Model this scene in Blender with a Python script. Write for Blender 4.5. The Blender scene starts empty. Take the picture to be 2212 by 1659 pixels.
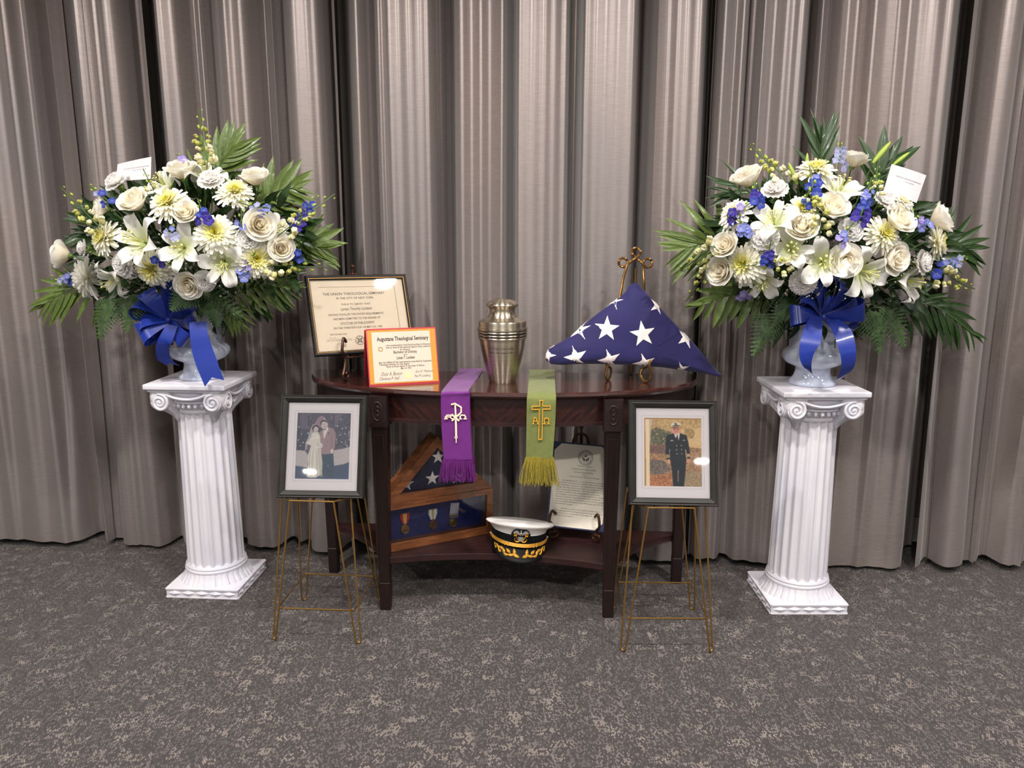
import bpy, bmesh, math, random
import numpy as np
from mathutils import Vector, Matrix, Euler, noise as mnoise

random.seed(7)
SC = bpy.context.scene
COL = SC.collection
R = math.radians

# ------------------------------------------------------------------ camera
F, CH = 1662.0, 1.30
TH = math.atan(0.2)
CT, ST = math.cos(TH), math.sin(TH)
cam_d = bpy.data.cameras.new('camera'); cam = bpy.data.objects.new('camera', cam_d)
COL.objects.link(cam)
cam.location = (0, 0, CH); cam.rotation_euler = (R(90) - TH, 0, 0)
cam_d.sensor_width = 36.0; cam_d.lens = 36.0 * F / 2212.0; cam_d.clip_start = 0.05
SC.camera = cam
# ------------------------------------------------------------------ world and exposure
W = bpy.data.worlds.new('room_ambient'); SC.world = W; W.use_nodes = True
W.node_tree.nodes['Background'].inputs[0].default_value = (0.965, 0.985, 1.0, 1)
W.node_tree.nodes['Background'].inputs[1].default_value = 0.62
SC.view_settings.view_transform = 'Standard'; SC.view_settings.look = 'None'
SC.view_settings.gamma = 1.0; SC.view_settings.use_curve_mapping = False
SC.view_settings.exposure = 0.33
CEIL = 2.75
# recessed ceiling lamps: (x, y, watts)
LAMPS = [(-2.64, 1.39, 14), (-1.32, 1.39, 32), (0.0, 1.39, 30), (1.32, 1.39, 30), (2.64, 1.39, 20),
         (-2.1, -0.6, 36), (0.0, -0.6, 36), (2.1, -0.6, 36),
         (-3.11, -4.33, 28), (1.52, -3.95, 28)]
LAMP_COL = (1.0, 0.945, 0.90)

# ------------------------------------------------------------------ helpers
def ray(x, y):
    u = (x - 1106.0) / F; v = (y - 829.5) / F
    return Vector((u, CT - v * ST, -ST - v * CT))
def at(x, y, Y):                       # the world point at distance Y seen at photo pixel x, y
    r = ray(x, y); t = Y / r.y
    return Vector((r.x * t, Y, CH + r.z * t))
def atz(x, y, Z):
    r = ray(x, y); t = (Z - CH) / r.z
    return Vector((r.x * t, r.y * t, Z))
def lin(c):
    f = lambda a: a / 12.92 if a <= 0.04045 else ((a + 0.055) / 1.055) ** 2.4
    return tuple(f(v / 255.0) for v in c[:3]) + (1.0,)

class NT:
    def __init__(s, name):
        s.m = bpy.data.materials.new(name); s.m.use_nodes = True
        s.t = s.m.node_tree; s.t.nodes.clear()
        s.out = s.t.nodes.new('ShaderNodeOutputMaterial')
    def n(s, typ, **kw):
        nd = s.t.nodes.new(typ)
        for k, v in kw.items():
            if k in nd.inputs.keys(): nd.inputs[k].default_value = v
            else: setattr(nd, k, v)
        return nd
    def l(s, a, b): s.t.links.new(a, b)
    def math(s, op, a, b=None, clamp=False):
        nd = s.t.nodes.new('ShaderNodeMath'); nd.operation = op; nd.use_clamp = clamp
        for i, v in enumerate((a, b)):
            if v is None: continue
            if isinstance(v, (int, float)): nd.inputs[i].default_value = v
            else: s.l(v, nd.inputs[i])
        return nd.outputs[0]
    def mix(s, fac, a, b, blend='MIX'):
        nd = s.t.nodes.new('ShaderNodeMix'); nd.data_type = 'RGBA'; nd.blend_type = blend
        for i, v in ((0, fac), (6, a), (7, b)):
            if isinstance(v, (int, float)): nd.inputs[i].default_value = v
            elif isinstance(v, tuple): nd.inputs[i].default_value = v
            else: s.l(v, nd.inputs[i])
        return nd.outputs[2]
    def noise(s, vec, scale, detail=3, rough=0.5):
        nd = s.n('ShaderNodeTexNoise'); nd.inputs['Scale'].default_value = scale
        nd.inputs['Detail'].default_value = detail; nd.inputs['Roughness'].default_value = rough
        if vec is not None: s.l(vec, nd.inputs['Vector'])
        return nd.outputs['Fac']
    def ramp(s, fac, p0, p1):
        nd = s.n('ShaderNodeMapRange'); nd.inputs[1].default_value = p0; nd.inputs[2].default_value = p1
        s.l(fac, nd.inputs[0]); return nd.outputs[0]
    def coords(s, scale=(1, 1, 1), kind='Object'):
        tc = s.n('ShaderNodeTexCoord'); mp = s.n('ShaderNodeMapping')
        mp.inputs['Scale'].default_value = scale; s.l(tc.outputs[kind], mp.inputs['Vector'])
        return mp.outputs[0]
    def bump(s, h, strength, dist=0.002):
        b = s.n('ShaderNodeBump'); b.inputs['Strength'].default_value = strength
        b.inputs['Distance'].default_value = dist; s.l(h, b.inputs['Height']); return b.outputs[0]
    def bsdf(s, color=None, rough=0.5, metal=0.0, spec=0.5, coat=0.0, sheen=0.0, normal=None, **kw):
        b = s.n('ShaderNodeBsdfPrincipled')
        for key, v in (('Base Color', color), ('Roughness', rough), ('Metallic', metal)):
            if v is None: continue
            if isinstance(v, (int, float, tuple)): b.inputs[key].default_value = v
            else: s.l(v, b.inputs[key])
        b.inputs['Specular IOR Level'].default_value = spec
        b.inputs['Coat Weight'].default_value = coat; b.inputs['Coat Roughness'].default_value = 0.08
        b.inputs['Sheen Weight'].default_value = sheen
        for k, v in kw.items(): b.inputs[k.replace('_', ' ')].default_value = v
        if normal is not None: s.l(normal, b.inputs['Normal'])
        s.l(b.outputs[0], s.out.inputs[0]); return b

def plain(name, c, rough=0.5, metal=0.0, spec=0.5, coat=0.0, sheen=0.0, var=0.0, vs=30.0, bump=0.0, bs=200.0, **kw):
    t = NT(name); col = lin(c); nrm = None
    if var:
        v = t.coords()
        f = t.noise(v, vs)
        d = tuple(max(0, x * (1 - var)) for x in col[:3]) + (1,); l = tuple(min(1, x * (1 + var)) for x in col[:3]) + (1,)
        col = t.mix(t.ramp(f, 0.3, 0.7), d, l)
    if bump:
        nrm = t.bump(t.noise(t.coords(), bs, 2), bump)
    t.bsdf(col, rough, metal, spec, coat, sheen, nrm, **kw)
    return t.m
def attr_mat(name, rough=0.5, spec=0.4, sheen=0.0, sub=0.0, var=0.0):
    t = NT(name); a = t.n('ShaderNodeAttribute'); a.attribute_name = 'Col'
    col = a.outputs['Color']
    if var:
        f = t.noise(t.coords(), 60.0)
        col = t.mix(t.math('MULTIPLY', t.ramp(f, 0.35, 0.75), var), col, (0.0, 0.0, 0.0, 1))
    b = t.bsdf(None, rough, 0.0, spec, 0.0, sheen); t.l(col, b.inputs['Base Color'])
    if sub:
        tl_ = t.n('ShaderNodeBsdfTranslucent'); t.l(col, tl_.inputs[0]); mx = t.n('ShaderNodeMixShader'); mx.inputs[0].default_value = sub
        t.l(b.outputs[0], mx.inputs[1]); t.l(tl_.outputs[0], mx.inputs[2]); t.l(mx.outputs[0], t.out.inputs[0])
    return t.m
def glass_mat(name, tint=1.0, k=0.9):
    t = NT(name)
    fr = t.n('ShaderNodeFresnel'); fr.inputs[0].default_value = 1.45
    tr = t.n('ShaderNodeBsdfTransparent'); tr.inputs[0].default_value = (tint, tint, tint, 1)
    gl = t.n('ShaderNodeBsdfGlossy'); gl.inputs['Roughness'].default_value = 0.02
    mx = t.n('ShaderNodeMixShader'); t.l(t.math('MULTIPLY', fr.outputs[0], k), mx.inputs[0])
    t.l(tr.outputs[0], mx.inputs[1]); t.l(gl.outputs[0], mx.inputs[2]); t.l(mx.outputs[0], t.out.inputs[0])
    return t.m
def wood_mat(name, dark, light, grain=(3, 30, 30), rough=0.3, coat=0.5, rot=(0, 0, 0)):
    t = NT(name); tc = t.n('ShaderNodeTexCoord'); mp = t.n('ShaderNodeMapping')
    mp.inputs['Scale'].default_value = grain; mp.inputs['Rotation'].default_value = rot
    t.l(tc.outputs['Object'], mp.inputs[0])
    n1 = t.noise(mp.outputs[0], 3.0, 5, 0.65); n2 = t.noise(mp.outputs[0], 14.0, 3, 0.6)
    f = t.math('ADD', t.math('MULTIPLY', n1, 0.7), t.math('MULTIPLY', n2, 0.3))
    col = t.mix(t.ramp(f, 0.33, 0.68), lin(dark), lin(light))
    t.bsdf(col, rough, 0.0, 0.5, coat, 0.0, t.bump(n2, 0.06, 0.001))
    return t.m

class MB:
    """collects vertices, faces and vertex colours; build() links them as one mesh object"""
    def __init__(s): s.v = []; s.f = []; s.c = []
    def add(s, vs, fs, col=None):
        o = len(s.v); s.v += [tuple(p) for p in vs]
        s.f += [tuple(i + o for i in f) for f in fs]
        s.c += [col if col else (1, 1, 1, 1)] * len(vs); return s
    def xf(s, M, start=0):
        s.v[start:] = [tuple(M @ Vector(p)) for p in s.v[start:]]; return s
    def box(s, c, d, col=None):
        x, y, z = c; a, b, h = d[0] / 2, d[1] / 2, d[2] / 2
        vs = [(x + i * a, y + j * b, z + k * h) for i in (-1, 1) for j in (-1, 1) for k in (-1, 1)]
        return s.add(vs, [(0, 1, 3, 2), (4, 6, 7, 5), (0, 4, 5, 1), (2, 3, 7, 6), (0, 2, 6, 4), (1, 5, 7, 3)], col)
    def bbox(s, c, d, b=0.003, seg=2):
        bm = bmesh.new(); bmesh.ops.create_cube(bm, size=1.0)
        for v in bm.verts: v.co = Vector((v.co.x * d[0], v.co.y * d[1], v.co.z * d[2]))
        bmesh.ops.bevel(bm, geom=bm.edges[:], offset=b, segments=seg, profile=0.6, affect='EDGES')
        bm.verts.index_update()
        s.add([v.co + Vector(c) for v in bm.verts], [[v.index for v in f.verts] for f in bm.faces]); bm.free(); return s
    def tube(s, pts, r, seg=8, closed=False, caps=True, flat=1.0):
        P = [Vector(p) for p in pts]; n = len(P)
        rs = r if isinstance(r, (list, tuple)) else [r] * n
        tang = []
        for i in range(n):
            a = P[(i - 1) % n] if (closed or i > 0) else P[0]
            b = P[(i + 1) % n] if (closed or i < n - 1) else P[-1]
            d = b - a; tang.append(d.normalized() if d.length > 1e-9 else Vector((0, 0, 1)))
        ref = Vector((0, 0, 1)) if abs(tang[0].z) < 0.9 else Vector((1, 0, 0))
        u = tang[0].cross(ref).normalized(); vs = []
        for i in range(n):
            if i: 
                u = u - tang[i] * u.dot(tang[i])
                u = u.normalized() if u.length > 1e-6 else tang[i].orthogonal().normalized()
            w = tang[i].cross(u)
            for k in range(seg):
                a = 2 * math.pi * k / seg
                vs.append(P[i] + u * math.cos(a) * rs[i] + w * math.sin(a) * rs[i] * flat)
        fs = []
        for i in range(n if closed else n - 1):
            j = (i + 1) % n
            for k in range(seg):
                k2 = (k + 1) % seg; fs.append((i * seg + k, i * seg + k2, j * seg + k2, j * seg + k))
        if caps and not closed:
            fs.append(tuple(range(seg - 1, -1, -1))); fs.append(tuple((n - 1) * seg + k for k in range(seg)))
        return s.add(vs, fs)
    def lathe(s, prof, seg=48, rfun=None):
        vs = []; n = len(prof)
        for (r, z) in prof:
            for k in range(seg):
                a = 2 * math.pi * k / seg; rr = rfun(r, z, a) if rfun else r
                vs.append((rr * math.cos(a), rr * math.sin(a), z))
        fs = [(i * seg + k, i * seg + (k + 1) % seg, (i + 1) * seg + (k + 1) % seg, (i + 1) * seg + k)
              for i in range(n - 1) for k in range(seg)]
        if prof[0][0] > 1e-4: fs.append(tuple(range(seg - 1, -1, -1)))
        if prof[-1][0] > 1e-4: fs.append(tuple((n - 1) * seg + k for k in range(seg)))
        return s.add(vs, fs)
    def prism(s, poly, a, b, axis='y'):
        def mk(p, q, d): return {'y': (p, d, q), 'z': (p, q, d), 'x': (d, p, q)}[axis]
        n = len(poly); vs = [mk(p, q, a) for p, q in poly] + [mk(p, q, b) for p, q in poly]
        fs = [tuple(range(n)), tuple(range(2 * n - 1, n - 1, -1))] + [(i, i + n, (i + 1) % n + n, (i + 1) % n) for i in range(n)]
        return s.add(vs, fs)
    def grid(s, fn, nu, nv, cfn=None, wrap=False):
        o = len(s.v)
        for j in range(nv + 1):
            for i in range(nu + (0 if wrap else 1)):
                u, v = i / nu, j / nv; s.v.append(tuple(fn(u, v))); s.c.append(cfn(u, v) if cfn else (1, 1, 1, 1))
        m = nu if wrap else nu + 1
        for j in range(nv):
            for i in range(nu):
                i2 = (i + 1) % m; s.f.append((o + j * m + i, o + j * m + i2, o + (j + 1) * m + i2, o + (j + 1) * m + i))
        return s
    def ball(s, c, r, sub=1, sc=(1, 1, 1), col=None):
        bm = bmesh.new(); bmesh.ops.create_icosphere(bm, subdivisions=sub, radius=1.0); bm.verts.index_update()
        s.add([(c[0] + v.co.x * r * sc[0], c[1] + v.co.y * r * sc[1], c[2] + v.co.z * r * sc[2]) for v in bm.verts],
              [[v.index for v in f.verts] for f in bm.faces], col); bm.free(); return s
    def stroke(s, pts, w, y0, y1, closed=False):
        """a flat band of width w along a polyline in the x, z plane, from depth y0 to y1"""
        P = [Vector((p[0], p[1])) for p in pts]; n = len(P); L = []; Rr = []
        for i in range(n):
            a = P[i - 1] if (closed or i > 0) else None; b = P[(i + 1) % n] if (closed or i < n - 1) else None
            d1 = (P[i] - a).normalized() if a is not None else None; d2 = (b - P[i]).normalized() if b is not None else None
            if d1 is None: d1 = d2
            if d2 is None: d2 = d1
            nn = Vector((-d1.y - d2.y, d1.x + d2.x))
            nn = nn.normalized() if nn.length > 1e-6 else Vector((-d1.y, d1.x))
            k = 1.0 / max(0.5, nn.dot(Vector((-d1.y, d1.x)))); ww = w[i] if isinstance(w, (list, tuple)) else w
            L.append(P[i] + nn * ww * 0.5 * k); Rr.append(P[i] - nn * ww * 0.5 * k)
        vs = []
        for i in range(n): vs += [(L[i].x, y0, L[i].y), (Rr[i].x, y0, Rr[i].y), (L[i].x, y1, L[i].y), (Rr[i].x, y1, Rr[i].y)]
        fs = []
        for i in range(n if closed else n - 1):
            a, b = 4 * i, 4 * ((i + 1) % n)
            fs += [(a, b, b + 1, a + 1), (a + 2, a + 3, b + 3, b + 2), (a, a + 2, b + 2, b), (a + 1, b + 1, b + 3, a + 3)]
        if not closed: fs += [(0, 1, 3, 2), (4 * n - 4, 4 * n - 2, 4 * n - 1, 4 * n - 3)]
        return s.add(vs, fs)
    def mesh(s, name, smooth=True, angle=40, color=False):
        me = bpy.data.meshes.new(name); me.from_pydata(s.v, [], s.f); me.update()
        bm = bmesh.new(); bm.from_mesh(me); bmesh.ops.recalc_face_normals(bm, faces=bm.faces[:]); bm.to_mesh(me); bm.free()
        if color:
            ca = me.color_attributes.new('Col', 'FLOAT_COLOR', 'POINT')
            ca.data.foreach_set('color', np.array(s.c, dtype=np.float32).ravel())
        if smooth:
            me.shade_smooth(); me.set_sharp_from_angle(angle=R(angle))
        return me
    def build(s, name, mat, parent=None, smooth=True, angle=40, color=False, M=None):
        return put(name, s.mesh(name, smooth, angle, color), mat, parent, M)

def put(name, me, mat=None, parent=None, M=None):
    if mat is not None and not me.materials: me.materials.append(mat)
    o = bpy.data.objects.new(name, me); COL.objects.link(o)
    if parent is not None: o.parent = parent
    if M is not None: o.matrix_local = M
    return o
def thing(name, label, cat, loc=(0, 0, 0), rot=(0, 0, 0), group=None):
    o = bpy.data.objects.new(name, None); COL.objects.link(o); o.empty_display_size = 0.05
    o.location = loc; o.rotation_euler = rot
    return tag(o, label, cat, group)
def tag(o, label, cat, group=None):
    o['label'] = label; o['category'] = cat
    if group: o['group'] = group
    return o
def struct(o): o['kind'] = 'structure'; return o
def stuff(o): o['kind'] = 'stuff'; return o
def wm(o):                                              # world matrix of a fresh object from its own channels
    return Matrix.LocRotScale(o.location, o.rotation_euler, o.scale)
def catmull(P, k=8, closed=False):
    P = [Vector(p) for p in P]; n = len(P); out = []
    for i in range(n if closed else n - 1):
        p1, p2 = P[i], P[(i + 1) % n]
        p0 = P[i - 1] if (i > 0 or closed) else p1 * 2 - p2
        p3 = P[(i + 2) % n] if (i + 2 < n or closed) else p2 * 2 - p1
        for j in range(k):
            t = j / k
            out.append(0.5 * ((2 * p1) + (p2 - p0) * t + (2 * p0 - 5 * p1 + 4 * p2 - p3) * t * t + (3 * p1 - p0 - 3 * p2 + p3) * t ** 3))
    if not closed: out.append(P[-1])
    return out
_font_cache = {}
def text_mb(txt, shear=0.0, bold=0.0):
    cu = bpy.data.curves.new('lettering', 'FONT'); cu.body = txt; cu.resolution_u = 2
    cu.shear = shear; cu.offset = bold; cu.align_x = 'LEFT'
    o = bpy.data.objects.new('lettering', cu)
    me = bpy.data.meshes.new_from_object(o)
    V = [v.co.copy() for v in me.vertices]; Fs = [tuple(p.vertices) for p in me.polygons]
    bpy.data.objects.remove(o); bpy.data.curves.remove(cu); bpy.data.meshes.remove(me)
    return V, Fs
def text_line(name, txt, x0, x1, z, h, y, mat, parent, shear=0.0, bold=0.0, warp=None):
    """one printed line between x0 and x1 with its base line at z, cap height h, at depth y"""
    V, Fs = text_mb(txt, shear, bold)
    if not V: return None
    mn = min(v.x for v in V); mx = max(v.x for v in V); top = 0.69
    kx = (x1 - x0) / max(1e-6, mx - mn); kz = h / top
    mb = MB(); vs = [(x0 + (v.x - mn) * kx, y, z + v.y * kz) for v in V]
    if warp: vs = [warp(*p) for p in vs]
    mb.v = vs; mb.f = Fs; mb.c = [(1, 1, 1, 1)] * len(vs)
    me = bpy.data.meshes.new(name); me.from_pydata(vs, [], Fs); me.update()
    return put(name, me, mat, parent)
# ------------------------------------------------------------------ room materials
def carpet_mat():
    t = NT('woven_loop_carpet'); g = t.n('ShaderNodeNewGeometry'); pos = g.outputs['Position']
    mp = t.n('ShaderNodeMapping'); mp.inputs['Rotation'].default_value = (0, 0, R(41)); mp.inputs['Scale'].default_value = (1.0, 0.62, 1)
    t.l(pos, mp.inputs[0])
    v = t.n('ShaderNodeTexVoronoi'); v.inputs['Scale'].default_value = 230; v.inputs['Randomness'].default_value = 0.22
    t.l(mp.outputs[0], v.inputs['Vector'])
    sp = t.n('ShaderNodeSeparateColor'); t.l(v.outputs['Color'], sp.inputs[0])
    mp2 = t.n('ShaderNodeMapping'); mp2.inputs['Rotation'].default_value = (0, 0, R(-4.2)); t.l(pos, mp2.inputs[0])
    fl = t.n('ShaderNodeVectorMath', operation='FLOOR'); sc_ = t.n('ShaderNodeVectorMath', operation='MULTIPLY'); sc_.inputs[1].default_value = (31, 38, 0)
    t.l(mp2.outputs[0], sc_.inputs[0]); t.l(sc_.outputs[0], fl.inputs[0]); w = t.n('ShaderNodeTexWhiteNoise'); t.l(fl.outputs[0], w.inputs['Vector'])
    sw = t.n('ShaderNodeSeparateColor'); t.l(w.outputs['Color'], sw.inputs[0])
    mp3 = t.n('ShaderNodeMapping'); mp3.inputs['Rotation'].default_value = (0, 0, R(-4.2)); mp3.inputs['Scale'].default_value = (55, 5, 1); t.l(pos, mp3.inputs[0])
    streak = t.noise(mp3.outputs[0], 1.0, 2)
    big = t.noise(mp2.outputs[0], 3.0, 2)
    patch = t.math('ADD', t.math('MULTIPLY', t.math('POWER', sw.outputs[0], 3.5), 0.75), t.math('MULTIPLY', t.ramp(streak, 0.5, 0.72), 0.35))
    patch = t.math('ADD', patch, t.math('MULTIPLY', t.math('SUBTRACT', big, 0.5), 0.35), True)
    p = t.math('ADD', t.math('MULTIPLY', patch, 0.36), 0.28)
    light = t.math('LESS_THAN', sp.outputs[0], p)
    tone = t.mix(sp.outputs[1], lin((55, 50, 51)), lin((74, 68, 68)))
    lite = t.mix(sp.outputs[2], lin((124, 115, 110)), lin((154, 143, 134)))
    lite = t.mix(patch, lin((90, 84, 82)), lite)
    col = t.mix(light, tone, lite)
    h = t.math('SUBTRACT', 1.0, t.math('MULTIPLY', v.outputs['Distance'], 1.3))
    gap = t.ramp(v.outputs['Distance'], 0.28, 0.62)
    col = t.mix(t.math('MULTIPLY', gap, 0.62), col, lin((48, 43, 44)))
    t.bsdf(col, 0.9, 0.0, 0.15, 0.0, 0.15, t.bump(h, 0.7, 0.003))
    return t.m
def drape_mat():
    t = NT('slubbed_silver_drape'); v = t.coords((26, 26, 620)); v2 = t.coords((60, 60, 1300)); v3 = t.coords((3, 3, 1.2))
    a = t.noise(v, 1.0, 3, 0.6); b = t.noise(v2, 1.0, 2, 0.5); c = t.noise(v3, 1.0, 2)
    col = t.mix(t.ramp(a, 0.22, 0.80), lin((146, 135, 131)), lin((176, 164, 158)))
    col = t.mix(t.math('MULTIPLY', t.ramp(c, 0.35, 0.65), 0.5), col, lin((144, 138, 138)))
    h = t.math('ADD', t.math('MULTIPLY', a, 0.6), t.math('MULTIPLY', b, 0.4))
    bs = t.bsdf(col, 0.40, 0.5, 0.5, 0.0, 0.25, t.bump(h, 0.25, 0.0010))
    bs.inputs['Sheen Roughness'].default_value = 0.4
    return t.m
M_CARPET = carpet_mat(); M_DRAPE = drape_mat()
M_WALL = plain('painted_wall', (176, 168, 160), 0.85, var=0.04, vs=4)
M_SIDE = plain('taupe_side_wall', (118, 108, 104), 0.85)
M_CEIL = plain('ceiling_paint', (225, 222, 216), 0.9)
M_BASE = plain('white_baseboard_paint', (226, 222, 214), 0.45)
M_LAMP_RING = plain('white_lamp_trim', (235, 235, 232), 0.4)

YAW = R(4.1)                       # the wall and the table stand this much off the camera's axis
DS = Vector((math.cos(YAW), -math.sin(YAW), 0)); DN = Vector((math.sin(YAW), math.cos(YAW), 0))
Y0 = 2.875
WALL_D = 0.34
# ------------------------------------------------------------------ room
floor = struct(MB().box((0, -2.0, -0.06), (12, 12, 0.1)).build('floor', M_CARPET, smooth=False))
floor.rotation_euler = (0, 0, -YAW)
tile_me = MB().bbox((0, 0, 0), (0.4996, 0.4996, 0.012), 0.0008, 1).mesh('carpet_tile', smooth=False)
tile_me.materials.append(M_CARPET)
for i in range(-7, 8):
    for j in range(0, 7):
        o = put('carpet_tile', tile_me, None, floor, Matrix.Translation((i * 0.5 - 0.12, 0.18 + j * 0.5, -0.006)))
wl = MB().box((0, 0, 1.375), (12, 0.12, 2.75)).build('wall_back', M_WALL, smooth=False)
wc = Vector((0, Y0, 0)) + DN * (WALL_D + 0.06)
struct(wl); wl.location = wc; wl.rotation_euler = (0, 0, -YAW)
for sx, nm in ((-1, 'unseen_wall_left'), (1, 'unseen_wall_right')):  # unseen side walls, added mid-dark to give the curtain folds contrast
    o = struct(MB().box((sx * 4.2, 0.85, 1.375), (0.12, 5.1, 2.75)).build(nm, M_SIDE, smooth=False)); o.rotation_euler = (0, 0, -YAW)
bb = struct(MB().bbox((0, -0.068, 0.055), (12, 0.016, 0.11), 0.003, 1).build('baseboard_back', M_BASE))
bb.location = wc; bb.rotation_euler = (0, 0, -YAW)
struct(MB().box((0, -2.0, CEIL + 0.05), (12.5, 12.5, 0.1)).build('ceiling', M_CEIL, smooth=False)).rotation_euler = (0, 0, -YAW)

ring_me = MB().lathe([(0.075, 0.0), (0.075, -0.004), (0.1, -0.008), (0.105, 0.0)], 32).mesh('trim_ring'); ring_me.materials.append(M_LAMP_RING)
for k, (lx, ly, wt) in enumerate(LAMPS):
    where = ['row nearest the curtain', 'middle row', 'row far behind'][0 if k < 5 else 1 if k < 8 else 2]
    d = thing('ceiling_lamp', 'white recessed round ceiling lamp overhead, %s, %s' % (where, ['leftmost', 'second from left', 'third from left', 'fourth from left', 'rightmost', 'left one', 'centre one', 'right one', 'left one', 'right one'][k]),
              'lamp', (lx, ly, CEIL), group='recessed ceiling lamps')
    put('trim_ring', ring_me, None, d)
    ld = bpy.data.lights.new('lamp_light', 'AREA'); ld.shape = 'DISK'; ld.size = 0.15; ld.energy = wt; ld.color = LAMP_COL
    ld.spread = R(165)
    lo = bpy.data.objects.new('lamp_light', ld); COL.objects.link(lo); lo.parent = d; lo.location = (0, 0, -0.006)

# ------------------------------------------------------------------ curtains
def drape_s(px, d):
    u = (px - 1106.0) / F; sy = CT + 0.4991 * ST
    t = (d + Y0 * math.cos(YAW)) / (u * math.sin(YAW) + sy * math.cos(YAW))
    return u * t * math.cos(YAW) - (sy * t - Y0) * math.sin(YAW)
RG, ML, VL, DP = 0.0, 0.023, 0.052, 0.235
# folds read off along the top of the photograph: (pixel, how far the cloth lies back)
FOLDS = [
 [(-690, DP), (-670, RG), (-635, ML), (-600, RG), (-580, DP), (-562, DP), (-545, RG), (-505, ML), (-470, RG), (-452, DP), (-435, DP), (-420, RG), (-385, ML), (-350, 0.01), (-330, DP), (-310, RG), (-270, ML), (-235, RG), (-210, DP), (-190, DP), (-175, RG), (-140, ML), (-110, 0.01), (-88, VL), (-55, RG), (-20, ML + .01), (6, RG), (26, VL), (44, VL + .03), (60, VL), (84, 0.0), (104, 0.03), (126, DP), (140, DP), (162, 0.01), (178, 0.05), (187, 0.09), (196, 0.035), (208, 0.04), (220, RG), (250, ML), (270, VL), (289, RG), (308, 0.03), (319, DP), (327, DP + .02)],
 [(321, DP + .03), (328, DP - .02), (334, 0.01), (345, 0.004), (374, 0.008), (394, 0.045), (412, RG), (424, .04), (432, DP - .03), (452, DP - .05), (466, 0.07), (474, 0.05), (485, RG), (501, ML), (519, 0.0), (541, ML + .012), (566, RG), (578, 0.04), (585, DP), (606, DP - .02), (618, 0.05), (630, 0.0), (657, ML - .01), (674, 0.004), (691, ML + .01), (711, RG), (720, 0.05), (727, DP), (738, DP + .02)],
 [(728, DP + .03), (746, DP - .03), (757, 0.05), (774, 0.008), (790, .05), (802, DP - .06), (811, .09), (818, .07), (827, .08), (836, RG), (858, ML - .008), (882, 0.0), (905, ML), (937, RG), (946, 0.05), (952, DP), (974, DP), (982, 0.05), (996, RG), (1017, VL - .01), (1038, 0.008), (1057, VL), (1084, RG), (1097, .025), (1104, DP), (1112, DP + .02)],
 [(1104, DP + .03), (1110, DP - .03), (1118, .02), (1126, RG), (1151, ML - .008), (1178, 0.0), (1199, ML), (1221, RG), (1234, 0.03), (1241, DP), (1254, DP), (1262, .03), (1272, RG), (1292, ML - .008), (1313, .004), (1338, ML - .01), (1363, RG), (1378, 0.03), (1386, DP), (1401, DP), (1408, .04), (1416, RG), (1446, VL - .01), (1465, .012), (1486, ML), (1509, RG), (1524, .03), (1532, DP), (1540, DP + .02)],
 [(1531, DP + .03), (1539, DP - .04), (1548, .03), (1568, RG), (1583, .03), (1595, VL + .02), (1609, .03), (1618, .06), (1627, DP - .06), (1636, .05), (1651, RG), (1665, .03), (1680, VL + .01), (1705, .012), (1720, ML), (1736, RG), (1750, .03), (1758, DP), (1786, DP - .02), (1795, .04), (1808, RG), (1824, .03), (1838, VL + .03), (1860, .05), (1874, VL + .03), (1885, .03), (1896, RG), (1920, .035), (1944, .045), (1954, .06), (1958, .03), (1968, RG), (1988, VL), (2006, .04), (2028, .03), (2051, RG), (2068, .03), (2078, DP), (2092, DP + .02)],
 [(2080, DP + .03), (2094, DP - .02), (2103, .03), (2111, RG), (2138, VL - .01), (2163, .012), (2196, RG), (2212, .05), (2224, DP), (2246, DP), (2258, .03), (2275, RG), (2300, ML), (2330, RG), (2345, DP), (2360, DP), (2375, RG), (2410, ML), (2440, RG), (2455, DP), (2475, DP), (2490, RG), (2530, ML), (2560, RG), (2580, DP), (2600, DP), (2615, RG), (2655, ML), (2690, RG), (2708, DP), (2725, DP), (2740, RG), (2780, ML), (2815, RG), (2835, DP), (2850, DP), (2866, RG), (2905, RG), (2925, DP)]]
DR_LABEL = ['silver grey curtain at the far left edge, behind the left pedestal',
            'silver grey curtain behind the right half of the left bouquet',
            'silver grey curtain behind the framed diploma, left of the urn lid',
            'silver grey curtain between the urn and the folded flag easel',
            'silver grey curtain behind the right bouquet and right pedestal',
            'silver grey curtain at the far right edge past the white card']
ROWS = [0.0, .012, .03, .06, .1, .15, .21, .28, .36, .45, .55, .65, .75, .86, .95, 1.0]
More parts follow.
